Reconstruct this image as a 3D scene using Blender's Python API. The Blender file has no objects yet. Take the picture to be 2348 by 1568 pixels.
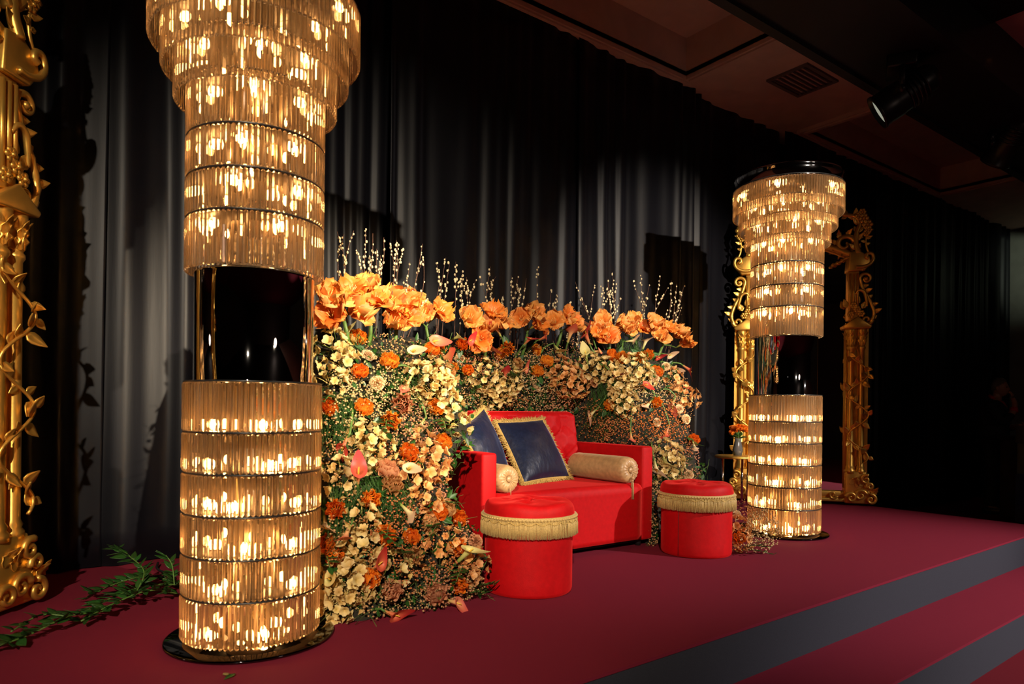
import bpy, bmesh, math, random
from mathutils import Vector, Matrix, Quaternion, noise
random.seed(7)
R = math.radians
PI = math.pi
V = Vector
scene = bpy.context.scene
col = scene.collection

# ------------------------------------------------------------------ camera
A = R(53.5)
FW = V((math.cos(A), math.sin(A), 0)); RT = V((math.sin(A), -math.cos(A), 0)); UP = V((0, 0, 1))
ROLL = R(.7); HY = 153.0; FPX = 24 / 36 * 2348
CAM = V((0, 0, .87))
UPC = UP * math.cos(ROLL) - RT * math.sin(ROLL)
RTC = RT * math.cos(ROLL) + UP * math.sin(ROLL)
cd = bpy.data.cameras.new('camera'); cam = bpy.data.objects.new('camera', cd); col.objects.link(cam)
m = Matrix.Identity(4)
for i in range(3):
    m[i][0] = RTC[i]; m[i][1] = UPC[i]; m[i][2] = -FW[i]; m[i][3] = CAM[i]
cam.matrix_world = m
cd.lens = 24; cd.sensor_width = 36; cd.shift_y = HY / 2348; cd.clip_end = 60
cd.dof.use_dof = True; cd.dof.focus_distance = 4.1; cd.dof.aperture_fstop = 3.2
scene.camera = cam

# ------------------------------------------------------------------ world, lights, exposure
w = bpy.data.worlds.new('dim_hall'); scene.world = w; w.use_nodes = True
bg = w.node_tree.nodes['Background']; bg.inputs[0].default_value = (.9, .66, .6, 1); bg.inputs[1].default_value = .004
vs = scene.view_settings
vs.view_transform = 'Standard'; vs.look = 'None'; vs.exposure = 0.0; vs.gamma = 1; vs.use_curve_mapping = False
scene.cycles.sample_clamp_indirect = 6
scene.cycles.transmission_bounces = 10; scene.cycles.max_bounces = 12; scene.cycles.transparent_max_bounces = 16
scene.cycles.glossy_bounces = 6; scene.cycles.diffuse_bounces = 3

def spot(name, loc, tgt, watt, angle, blend, size, color):
    l = bpy.data.lights.new(name, 'SPOT'); l.energy = watt; l.spot_size = R(angle); l.spot_blend = blend
    l.shadow_soft_size = size; l.color = color
    o = bpy.data.objects.new(name, l); col.objects.link(o); o.location = loc
    o.rotation_euler = (V(tgt) - V(loc)).to_track_quat('-Z', 'Y').to_euler()
    return o
# the stage lighting rig hangs on the audience side, behind and beside the camera; the hall lamp is the one mirrored in the drums
spot('stage_spot_left_offscreen', (-2.4, -3.0, 3.6), (1.4, 3.2, 1.0), 2600, 36, .85, .06, (1, .84, .64))
spot('stage_spot_front_offscreen', (3.5, -4.6, 3.3), (1.65, 3.08, 1.18), 9000, 17, 1.0, .06, (1, .81, .57))
spot('stage_spot_centre_offscreen', (1.9, -4.6, 3.2), (4.65, 3.6, 1.62), 5200, 21, .7, .05, (1, .86, .70))
spot('stage_spot_right_offscreen', (6.6, -3.6, 3.5), (4.5, 1.9, 0), 3000, 40, 1.0, .08, (1, .90, .84))
spot('stage_light_end_offscreen', (11.4, 1.2, 3.1), (13.2, 3.3, 3.35), 240, 44, 1.0, .1, (.82, .92, .70))
l = bpy.data.lights.new('hall_lamp_offscreen', 'POINT'); l.energy = 34; l.shadow_soft_size = .35; l.color = (1, .74, .60)
o = bpy.data.objects.new('hall_lamp_offscreen', l); col.objects.link(o); o.location = (3.6, -4.2, 2.9)

# ------------------------------------------------------------------ materials
MT = {}
def nt_of(name):
    m = bpy.data.materials.new(name); m.use_nodes = True
    nt = m.node_tree; return m, nt, nt.nodes['Principled BSDF'], nt.nodes['Material Output']
def P(name, c, rough=.5, metal=0., spec=None, nz=None, bump=None, sheen=None, coat=None, c2=None, attr=False, transl=0., stretch=None, rnd=0.):
    m, nt, b, out = nt_of(name); N = nt.nodes; L = nt.links
    b.inputs['Base Color'].default_value = (*c, 1); b.inputs['Roughness'].default_value = rough; b.inputs['Metallic'].default_value = metal
    if spec is not None: b.inputs['Specular IOR Level'].default_value = spec
    if sheen:
        b.inputs['Sheen Weight'].default_value = sheen[0]; b.inputs['Sheen Tint'].default_value = (*sheen[1], 1); b.inputs['Sheen Roughness'].default_value = sheen[2]
    if coat: b.inputs['Coat Weight'].default_value = coat
    csock = None
    if attr:
        a = N.new('ShaderNodeAttribute'); a.attribute_name = 'Col'; csock = a.outputs['Color']
    vec = None
    if nz or bump:
        tc = N.new('ShaderNodeTexCoord'); vec = tc.outputs['Object']
        if stretch:
            mp = N.new('ShaderNodeMapping'); mp.inputs['Scale'].default_value = stretch; L.new(vec, mp.inputs['Vector']); vec = mp.outputs['Vector']
    if nz:
        t = N.new('ShaderNodeTexNoise'); t.inputs['Scale'].default_value = nz[0]; t.inputs['Detail'].default_value = 5; L.new(vec, t.inputs['Vector'])
        mx = N.new('ShaderNodeMix'); mx.data_type = 'RGBA'
        rp = N.new('ShaderNodeMapRange'); rp.inputs['From Min'].default_value = .35; rp.inputs['From Max'].default_value = .65
        L.new(t.outputs['Fac'], rp.inputs['Value']); L.new(rp.outputs['Result'], mx.inputs['Factor'])
        k = nz[1]
        if csock:
            L.new(csock, mx.inputs['A'])
            ml = N.new('ShaderNodeMix'); ml.data_type = 'RGBA'; ml.blend_type = 'MULTIPLY'; ml.inputs['Factor'].default_value = 1
            L.new(csock, ml.inputs['A']); ml.inputs['B'].default_value = (k, k, k, 1); L.new(ml.outputs['Result'], mx.inputs['B'])
        else:
            mx.inputs['A'].default_value = (*c, 1); mx.inputs['B'].default_value = (*(c2 or [v * k for v in c]), 1)
        csock = mx.outputs['Result']
    if rnd:
        oi = N.new('ShaderNodeObjectInfo'); hs = N.new('ShaderNodeHueSaturation')
        mr = N.new('ShaderNodeMapRange'); mr.inputs['To Min'].default_value = 1 - rnd; mr.inputs['To Max'].default_value = 1 + rnd * .6
        L.new(oi.outputs['Random'], mr.inputs['Value']); L.new(mr.outputs['Result'], hs.inputs['Value'])
        mh = N.new('ShaderNodeMapRange'); mh.inputs['To Min'].default_value = .5 - rnd * .05; mh.inputs['To Max'].default_value = .5 + rnd * .04
        L.new(oi.outputs['Random'], mh.inputs['Value']); L.new(mh.outputs['Result'], hs.inputs['Hue'])
        if csock: L.new(csock, hs.inputs['Color'])
        else: hs.inputs['Color'].default_value = (*c, 1)
        csock = hs.outputs['Color']
    if csock: L.new(csock, b.inputs['Base Color'])
    if bump:
        t = N.new('ShaderNodeTexNoise'); t.inputs['Scale'].default_value = bump[0]; t.inputs['Detail'].default_value = 4; L.new(vec, t.inputs['Vector'])
        bp = N.new('ShaderNodeBump'); bp.inputs['Strength'].default_value = bump[1]; bp.inputs['Distance'].default_value = bump[2] if len(bump) > 2 else .01
        L.new(t.outputs['Fac'], bp.inputs['Height']); L.new(bp.outputs['Normal'], b.inputs['Normal'])
    if transl:
        tr = N.new('ShaderNodeBsdfTranslucent'); mx = N.new('ShaderNodeMixShader'); mx.inputs[0].default_value = transl
        if csock: L.new(csock, tr.inputs['Color'])
        else: tr.inputs['Color'].default_value = (*c, 1)
        L.new(b.outputs[0], mx.inputs[1]); L.new(tr.outputs[0], mx.inputs[2]); L.new(mx.outputs[0], out.inputs['Surface'])
    MT[name] = m; return m
P('carpet', (.205, .015, .034), .95, nz=(900, .72), bump=(700, .35, .004), spec=.1)
P('carpet_floor', (.135, .008, .016), .95, nz=(900, .7), spec=.1)
P('riser', (.036, .037, .050), .9, nz=(400, .75), spec=.15)
P('curtain', (.0046, .0047, .0070), .45, nz=(2.5, .92), sheen=(.05, (.5, .52, .72), .4), spec=.21, bump=(60, .08, .005), stretch=(1, 1, .08))
P('ceiling', (.78, .54, .45), .9, nz=(6, .9))
P('black', (.010, .010, .011), .6)
P('blackmetal', (.012, .012, .013), .35, spec=.5)
P('vent', (.16, .12, .11), .7)
P('red', (.47, .003, .005), .56, nz=(40, .86), sheen=(.55, (1, .05, .05), .4), bump=(320, .2, .003), spec=.16)
P('redseam', (.20, .002, .004), .7)
P('navy', (.006, .011, .038), .40, nz=(60, .7), sheen=(.9, (.16, .24, .50), .30), bump=(34, .35, .01), stretch=(1, 1, .35))
P('fringe', (.60, .38, .09), .65, nz=(220, .68), sheen=(.3, (1, .85, .5), .5))
P('fringe2', (.58, .39, .13), .6, nz=(200, .7), sheen=(.3, (1, .9, .6), .5))
P('champagne', (.52, .31, .14), .36, nz=(40, .78), sheen=(.6, (1, .8, .5), .3), bump=(40, .25, .006))
P('gold', (.80, .46, .09), .36, .82, nz=(9, .85), bump=(60, .10, .004))
P('mirrorglass', (.80, .80, .80), .015, 1.0)
P('hall_wall', (.035, .020, .020), .9)
P('grey_wall', (.16, .16, .14), .9, nz=(5, .85))
P('backing', (.03, .022, .015), .8)
P('drum', (.45, .45, .46), .02, 1.0)
P('chrome', (.55, .55, .57), .05, 1.0)
P('discmirror', (.10, .10, .11), .03, 1.0)
P('core', (.42, .31, .20), .32, .7)
P('amaryllis', (1, 1, 1), .55, attr=True, transl=.22, rnd=.12, nz=(40, .85))
P('petal', (1, 1, 1), .55, attr=True, transl=.30, rnd=.15)
P('calla', (1, 1, 1), .42, attr=True, transl=.22, rnd=.10, spec=.4)
P('stem', (.10, .20, .035), .5, nz=(30, .6))
P('leaf', (.028, .095, .014), .42, nz=(20, .55), transl=.2, rnd=.35)
P('fern', (.045, .12, .018), .6, transl=.3)
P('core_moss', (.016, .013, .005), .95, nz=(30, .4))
P('twig', (.10, .045, .025), .7)
P('catkin', (.66, .54, .30), .75, sheen=(.5, (1, .95, .8), .6))
for n_, c_ in dict(gyp_cream=(.66, .47, .22), gyp_tan=(.55, .31, .13), gyp_pink=(.52, .22, .11), gyp_rust=(.52, .17, .05), gyp_orange=(.68, .20, .035)).items():
    P(n_, c_, .7, transl=.25)
P('spadix', (.75, .45, .04), .6)
P('yellowish', (.8, .62, .2), .6)
P('grayheadlamp', (.5, .5, .45), .3)
P('wood_dark', (.06, .035, .025), .6, nz=(8, .6))
P('graycase', (.20, .19, .17), .5)
P('bluecase', (.05, .06, .16), .5)
P('paper', (.75, .72, .62), .7)
P('vase', (.08, .08, .08), .1)
P('skin', (.36, .17, .11), .5, transl=.0)
P('hair', (.10, .085, .07), .7)
P('jacket', (.006, .007, .012), .8)
P('trousers', (.009, .009, .010), .85)
P('shirt', (.09, .12, .15), .7)
P('redshirt', (.5, .012, .02), .7)
P('shoe', (.01, .009, .008), .35)
P('cable', (.008, .008, .008), .5)
def emis(name, c, s):
    m, nt, b, out = nt_of(name)
    b.inputs['Base Color'].default_value = (*c, 1); b.inputs['Emission Color'].default_value = (*c, 1); b.inputs['Emission Strength'].default_value = s
    MT[name] = m
emis('bulb', (1, .47, .14), 135)
emis('lens', (.75, .8, .62), .35)
def glass():
    m, nt, b, out = nt_of('crystal'); N = nt.nodes; L = nt.links; N.remove(b)
    g = N.new('ShaderNodeBsdfGlass'); g.inputs['Color'].default_value = (1, .98, .95, 1); g.inputs['IOR'].default_value = 1.5; g.inputs['Roughness'].default_value = .012
    t = N.new('ShaderNodeBsdfTransparent'); t.inputs['Color'].default_value = (1, .96, .90, 1)
    d = N.new('ShaderNodeBsdfTranslucent'); d.inputs['Color'].default_value = (1, .72, .43, 1)
    x = N.new('ShaderNodeMixShader'); x.inputs[0].default_value = .12
    y = N.new('ShaderNodeMixShader'); y.inputs[0].default_value = .075
    L.new(g.outputs[0], x.inputs[1]); L.new(t.outputs[0], x.inputs[2]); L.new(x.outputs[0], y.inputs[1]); L.new(d.outputs[0], y.inputs[2]); L.new(y.outputs[0], out.inputs['Surface'])
    MT['crystal'] = m
glass()

# ------------------------------------------------------------------ helpers
class MB:
    def __init__(s): s.v = []; s.f = []; s.c = []; s.m = []
    def add(s, vs, fs, M=None, colr=None):
        o = len(s.v)
        for p in vs: s.v.append(tuple(M @ V(p)) if M else tuple(p))
        s.f += [tuple(i + o for i in f) for f in fs]
        if colr is not None: s.c += list(colr) if not isinstance(colr, tuple) else [colr] * len(vs)
        return s
    def box(s, x0, x1, y0, y1, z0, z1, M=None):
        vs = [(x, y, z) for z in (z0, z1) for y in (y0, y1) for x in (x0, x1)]
        return s.add(vs, [(0, 2, 3, 1), (4, 5, 7, 6), (0, 1, 5, 4), (2, 6, 7, 3), (0, 4, 6, 2), (1, 3, 7, 5)], M)
    def grid(s, nu, nv, fn, closeu=False, M=None, cf=None):
        vs = []; cs = []
        for j in range(nv):
            for i in range(nu):
                u = i / (nu if closeu else nu - 1); v = j / (nv - 1)
                vs.append(fn(u, v))
                if cf: cs.append(cf(u, v))
        fs = []
        for j in range(nv - 1):
            for i in range(nu if closeu else nu - 1):
                k = (i + 1) % nu
                fs.append((j * nu + i, j * nu + k, (j + 1) * nu + k, (j + 1) * nu + i))
        return s.add(vs, fs, M, cs if cf else None)
    def lathe(s, prof, n=24, M=None, a0=0, arc=None):
        full = arc is None
        vs = []; fs = []
        cnt = n if full else n + 1
        for (r, z) in prof:
            for i in range(cnt):
                a = a0 + (2 * PI if full else arc) * i / n
                vs.append((r * math.cos(a), r * math.sin(a), z))
        for j in range(len(prof) - 1):
            for i in range(n):
                k = (i + 1) % cnt
                fs.append((j * cnt + i, j * cnt + k, (j + 1) * cnt + k, (j + 1) * cnt + i))
        if full:
            if prof[0][0] > 1e-4: fs.append(tuple(reversed(range(n))))
            if prof[-1][0] > 1e-4: fs.append(tuple(range((len(prof) - 1) * n, len(prof) * n)))
        return s.add(vs, fs, M)
    def tube(s, pts, rad, n=8, M=None, flat=1.0, colr=None):
        pts = [V(p) for p in pts]; k = len(pts)
        rs = rad if isinstance(rad, (list, tuple)) else [rad] * k
        vs = []; fs = []
        d0 = (pts[1] - pts[0]).normalized()
        up = V((0, 0, 1)) if abs(d0.z) < .9 else V((1, 0, 0))
        a = d0.cross(up).normalized()
        for i, p in enumerate(pts):
            d = (pts[min(i + 1, k - 1)] - pts[max(i - 1, 0)])
            d = d.normalized() if d.length > 1e-9 else d0
            a = (a - d * a.dot(d)); a = a.normalized() if a.length > 1e-6 else d.orthogonal().normalized()
            b = d.cross(a)
            for q in range(n):
                t = 2 * PI * q / n
                vs.append(p + a * math.cos(t) * rs[i] + b * math.sin(t) * rs[i] * flat)
        for i in range(k - 1):
            for q in range(n):
                r = (q + 1) % n
                fs.append((i * n + q, i * n + r, (i + 1) * n + r, (i + 1) * n + q))
        fs.append(tuple(reversed(range(n)))); fs.append(tuple(range((k - 1) * n, k * n)))
        return s.add(vs, fs, M, colr)
    def ball(s, c, r, nu=8, nv=5, sc=(1, 1, 1), M=None):
        c = V(c); vs = [c + V((0, 0, -r * sc[2]))]
        for j in range(1, nv):
            ph = -PI / 2 + PI * j / nv
            for i in range(nu):
                a = 2 * PI * i / nu
                vs.append(c + V((r * sc[0] * math.cos(ph) * math.cos(a), r * sc[1] * math.cos(ph) * math.sin(a), r * sc[2] * math.sin(ph))))
        vs.append(c + V((0, 0, r * sc[2]))); fs = []
        for i in range(nu): fs.append((0, 1 + (i + 1) % nu, 1 + i))
        for j in range(nv - 2):
            for i in range(nu):
                a = 1 + j * nu + i; b = 1 + j * nu + (i + 1) % nu
                fs.append((a, b, b + nu, a + nu))
        t = len(vs) - 1; o = 1 + (nv - 2) * nu
        for i in range(nu): fs.append((o + i, o + (i + 1) % nu, t))
        return s.add(vs, fs, M)
    def mesh(s, name, mat, smooth=True):
        me = bpy.data.meshes.new(name); me.from_pydata(s.v, [], s.f)
        if s.c and len(s.c) == len(s.v):
            at = me.color_attributes.new('Col', 'FLOAT_COLOR', 'POINT')
            at.data.foreach_set('color', [x for c in s.c for x in (c[0], c[1], c[2], 1.0)])
        if smooth: me.polygons.foreach_set('use_smooth', [True] * len(me.polygons))
        me.materials.append(MT[mat]); me.update(); return me
    def build(s, name, mat, parent=None, smooth=True, **kw):
        return obj(name, s.mesh(name, mat, smooth), parent, **kw)
def obj(name, me, parent=None, loc=None, rot=None, M=None, kind=None, label=None):
    o = bpy.data.objects.new(name, me); col.objects.link(o); o.parent = parent
    if M is not None: o.matrix_local = M
    if loc is not None: o.location = loc
    if rot is not None: o.rotation_euler = rot
    if kind: o['kind'] = kind
    if label: o['label'] = label
    return o
def tag(o, label, cat, group=None, kind=None):
    o['label'] = label; o['category'] = cat
    if group: o['group'] = group
    if kind: o['kind'] = kind
    return o
def thing(name, label, cat, loc=(0, 0, 0), rotz=0, group=None, M=None):
    o = bpy.data.objects.new(name, None); col.objects.link(o); o.empty_display_size = .1
    if M is not None: o.matrix_local = M
    else: o.location = loc; o.rotation_euler = (0, 0, rotz)
    return tag(o, label, cat, group)
def struct(name, mb, mat, label, smooth=False):
    o = mb.build(name, mat, None, smooth); o['kind'] = 'structure'; o['label'] = label; return o
def bevel(o, wd, seg=3):
    b = o.modifiers.new('bevel', 'BEVEL'); b.width = wd; b.segments = seg; b.limit_method = 'ANGLE'; b.angle_limit = R(40)
    for p in o.data.polygons: p.use_smooth = True
    return o
def frame_from(zdir, spin=0., loc=(0, 0, 0), sc=1.):
    z = V(zdir).normalized(); q = z.to_track_quat('Z', 'Y')
    return Matrix.Translation(V(loc)) @ q.to_matrix().to_4x4() @ Matrix.Rotation(spin, 4, 'Z') @ Matrix.Scale(sc, 4)
def rr(a, b): return random.uniform(a, b)
def spline(pts, n=8):
    pts = [V(p) for p in pts]; out = []
    P_ = [pts[0] * 2 - pts[1]] + pts + [pts[-1] * 2 - pts[-2]]
    for i in range(1, len(P_) - 2):
        for k in range(n):
            t = k / n; a, b, c, d = P_[i - 1], P_[i], P_[i + 1], P_[i + 2]
            out.append(.5 * ((2 * b) + (c - a) * t + (2 * a - 5 * b + 4 * c - d) * t * t + (3 * b - a - 3 * c + d) * t ** 3))
    out.append(pts[-1]); return out
# a pixel of the 2348 x 1568 photograph as a direction in the hall
def ray(px, py): return FW * FPX + RTC * (px - 1174) + UPC * (784 - py + HY)
def at_y(px, py, y): d = ray(px, py); return CAM + d * (y / d.y)
def at_z(px, py, z): d = ray(px, py); return CAM + d * ((z - CAM.z) / d.z)
def at_depth(px, py, dd): d = ray(px, py); return CAM + d * (dd / FPX)
# ------------------------------------------------------------------ room shell
struct('floor', MB().box(-5, 14, -7, 6, -.52, -.42), 'carpet_floor', 'burgundy carpeted hall floor below the stage')
struct('wall_back', MB().box(-5, 14, 4.42, 4.6, -.42, 4.3), 'black', 'dark wall hidden behind the drapes')
struct('wall_right', MB().box(13.2, 13.4, -7, 4.42, -.42, 4.3), 'grey_wall', 'dark far end wall of the hall')
struct('wall_left', MB().box(-5.2, -5, -7, 4.42, -.42, 4.3), 'hall_wall', 'dark side wall of the hall')
struct('wall_front', MB().box(-5.2, 13.4, -7.2, -7, -.42, 4.3), 'hall_wall', 'dark wall behind the audience')
def edge_y(x): return 1.622 + .0276 * (x - 1.447)
st = thing('stage_platform', 'low stage platform with burgundy carpet top and slate fabric riser', 'stage', (0, 0, 0))
X0, X1 = -4.0, 6.52
c_ = MB(); c_.add([(X0, edge_y(X0), 0), (X1, edge_y(X1), 0), (X1, 4.4, 0), (X0, 4.4, 0)] + [(X0, edge_y(X0), -.012), (X1, edge_y(X1), -.012), (X1, 4.4, -.012), (X0, 4.4, -.012)],
    [(0, 1, 2, 3), (4, 5, 1, 0), (5, 6, 2, 1), (7, 3, 2, 6), (4, 0, 3, 7), (7, 6, 5, 4)]); c_.build('carpet_top', 'carpet', st, False)
r_ = MB(); e = .006; r_.add([(X0, edge_y(X0) + e, -.42), (X1 - e, edge_y(X1) + e, -.42), (X1 - e, 4.4, -.42), (X0, 4.4, -.42), (X0, edge_y(X0) + e, -.012), (X1 - e, edge_y(X1) + e, -.012), (X1 - e, 4.4, -.012), (X0, 4.4, -.012)],
    [(0, 1, 5, 4), (1, 2, 6, 5), (2, 3, 7, 6), (3, 0, 4, 7), (4, 5, 6, 7), (3, 2, 1, 0)]); r_.build('riser', 'riser', st, False)
sp = thing('stage_step', 'carpeted step running along the front of the stage', 'step', (0, 0, 0))
def step_y(x): return 1.30 + .0276 * (x - 3.4)
def slab(xa, xb, ya, yb, z0, z1):
    return MB().add([(xa, ya(xa), z0), (xb, ya(xb), z0), (xb, yb(xb), z0), (xa, yb(xa), z0), (xa, ya(xa), z1), (xb, ya(xb), z1), (xb, yb(xb), z1), (xa, yb(xa), z1)],
                    [(3, 2, 1, 0), (4, 5, 6, 7), (0, 1, 5, 4), (1, 2, 6, 5), (2, 3, 7, 6), (3, 0, 4, 7)])
slab(X0, X1, step_y, lambda x: edge_y(x) + .004, -.225, -.212).build('carpet_top', 'carpet', sp, False)
slab(X0, X1, lambda x: step_y(x) + .006, lambda x: edge_y(x) + .004, -.42, -.225).build('riser', 'riser', sp, False)

# ceiling with recessed coffers
CZ = 3.90
cb = MB()
coff = [(1.2, 4.91), (6.9, 10.25)]
ca, cbk = 2.95, 4.05
def flat(x0, x1, y0, y1, z): cb.box(x0, x1, y0, y1, z, z + .04)
flat(-5, 14, cbk, 4.45, CZ); flat(-5, 14, 2.6, ca, CZ)
xs = [-5] + [v for p in coff for v in p] + [14]
for i in range(0, len(xs), 2): flat(xs[i], xs[i + 1], ca, cbk, CZ)
for (a, b) in coff:
    cb.box(a, b, ca, cbk, CZ + .34, CZ + .38)
    cb.box(a - .03, a, ca, cbk, CZ, CZ + .36); cb.box(b, b + .03, ca, cbk, CZ, CZ + .36)
    cb.box(a, b, ca - .03, ca, CZ, CZ + .36); cb.box(a, b, cbk, cbk + .03, CZ, CZ + .36)
struct('ceiling', cb, 'ceiling', 'dim plaster ceiling with recessed coffers')
for i, (a, b) in enumerate(coff):
    t = MB(); wd = .09
    for (x0, x1, y0, y1) in ((a - wd, b + wd, cbk, cbk + .06), (a - wd, b + wd, ca - wd, ca), (a - wd, a, ca, cbk), (b, b + wd, ca, cbk)):
        t.box(x0, x1, y0, y1, CZ - .035, CZ + .02)
        t.box(x0 + .02 if x1 - x0 < .2 else x0, x1 - .02 if x1 - x0 < .2 else x1, y0 + .015, y1 - .015, CZ - .05, CZ - .03)
    struct('trim_%d' % (i + 1), t, 'ceiling', 'plaster moulding framing a ceiling coffer')
bm_ = thing('ceiling_beam', 'broad black beam crossing under the ceiling and carrying stage lights', 'beam', (0, 0, 0))
MB().box(-5, 14, 2.04, 2.74, 3.5, 3.9).build('beam_body', 'black', bm_, False)
for y in (2.04, 2.70): MB().box(-5, 14, y - .015, y + .055, 3.47, 3.5).build('lower_flange', 'black', bm_, False)
cf = MB(); cf.box(6.02, 14, -7, 2.04, CZ, CZ + .04)
struct('trim_3', cf, 'ceiling', 'pale ceiling panel in front of the black beam')
cv = MB(); cv.box(-5, 6.02, -7, 2.04, 3.86, 4.0)
struct('trim_4', cv, 'black', 'black ceiling area in front of the beam')
vt = thing('ceiling_vent', 'square slatted air vent set in the ceiling', 'vent', (5.8, 3.45, CZ), group=None)
fr = MB()
for (x0, x1, y0, y1) in ((-.26, .26, -.2, -.17), (-.26, .26, .17, .2), (-.26, -.23, -.17, .17), (.23, .26, -.17, .17)): fr.box(x0, x1, y0, y1, -.02, .001)
fr.build('vent_frame', 'vent', vt, False)
sl = MB().box(-.23, .23, -.012, .012, -.016, -.008, Matrix.Rotation(.5, 4, 'X')).mesh('slat', 'vent', False)
for i in range(7): obj('slat', sl, vt, loc=(0, -.145 + i * .048, -.004))

# ------------------------------------------------------------------ drapes
def drape(xa, xb, z0, z1, label, seed, y=4.17, amp=.045):
    rnd = random.Random(seed); ph = [rnd.uniform(0, 6.3) for _ in range(6)]
    nx = int((xb - xa) * 95); nz = 22
    def fn(u, v):
        x = xa + (xb - xa) * u; z = z0 + (z1 - z0) * v
        wv = x * 25 + 1.8 * math.sin(x * 3.1 + ph[0]) + 1.1 * math.sin(x * 7.3 + ph[1])
        q = amp * ((.45 + .25 * math.sin(x * 2.3 + ph[3])) * math.sin(wv) + .18 * math.sin(wv * 1.9 + ph[2] + .15 * z) + .45 * math.sin(x * 5.1 + ph[3] + .2 * z))
        q += .012 * noise.noise(V((x * 7, z * .9, seed)))
        fl = max(0, 1 - (z - z0) / .9)
        q += fl * fl * .10 * noise.noise(V((x * 2.3, z * 1.1, seed + 5))) - .05 * fl * fl
        return (x + .012 * math.sin(z * .9 + ph[4] + x * 2) - .0, y - q * (.9 + .2 * math.sin(x + ph[5])), z)
    o = MB().grid(nx, nz, fn).build('drape', 'curtain', None)
    so = o.modifiers.new('thick', 'SOLIDIFY'); so.thickness = .006; so.offset = 1
    return tag(o, label, 'curtain', 'navy black satin drapes')
drape(-2.2, .42, .006, 3.9, 'navy black satin drape hanging behind the ornate gold mirror at trailing greenery', 1)
drape(.40, 2.05, .006, 3.9, 'navy black satin drape hanging between gold mirror and flower hedge', 2, y=4.19)
drape(2.03, 3.75, .006, 3.9, 'navy black satin drape hanging straight behind the red sofa', 3)
drape(3.73, 5.3, .006, 3.9, 'navy black satin drape hanging behind the flower hedge end and its crystal column', 4, y=4.19)
drape(5.28, 6.75, .006, 3.9, 'navy black satin drape hanging behind the mirror with the side table', 5, y=4.26, amp=.03)
drape(6.73, 9.6, -.41, 3.9, 'near black drape reaching the lower floor beyond the stage', 6)
drape(9.58, 13.2, -.41, 3.9, 'near black drape behind the standing person', 8)

# ------------------------------------------------------------------ crystal columns
TIERS = [  # radius, z bottom, z top, bulbs sit (low/high)
    (.368, 2.27, 2.462, 'h'), (.325, 2.165, 2.345, 'h'), (.282, 2.05, 2.235, 'h'), (.239, 1.912, 2.10, 'h'),
    (.239, 1.757, 1.905, 'h'), (.239, 1.606, 1.750, 'h'), (.239, 1.404, 1.599, 'h'),
    (.240, .806, .985, 'l'), (.240, .655, .799, 'l'), (.240, .503, .648, 'l'), (.240, .350, .496, 'l'), (.240, .198, .343, 'l'), (.240, .028, .191, 'l')]
RODS = {}
def rod_mesh(h):
    k = round(h, 3)
    if k not in RODS:
        w_, d_ = .0080, .0075
        sec = [(-w_, -.15 * d_), (-w_ * .30, -d_), (w_ * .30, -d_), (w_, -.15 * d_), (w_ * .8, .55 * d_), (-w_ * .8, .55 * d_)]
        mb = MB(); prof = [(.45, 0), (1, .006), (1, h - .006), (.45, h)]; vs = []; n = len(sec); fs = []
        for (s, z) in prof: vs += [(x * s, y * s, z) for (x, y) in sec]
        for j in range(3):
            for i in range(n): fs.append((j * n + i, j * n + (i + 1) % n, (j + 1) * n + (i + 1) % n, (j + 1) * n + i))
        fs += [tuple(reversed(range(n))), tuple(range(3 * n, 4 * n))]
        mb.add(vs, fs); RODS[k] = (mb.mesh('crystal_rod', 'crystal', False), vs, fs)
    return RODS[k]
bulb_me = MB().lathe([(.0, 0), (.009, .001), (.009, .005), (.012, .010), (.013, .022), (.011, .032), (.006, .038), (0, .040)], 10).mesh('bulb', 'bulb')
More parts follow.
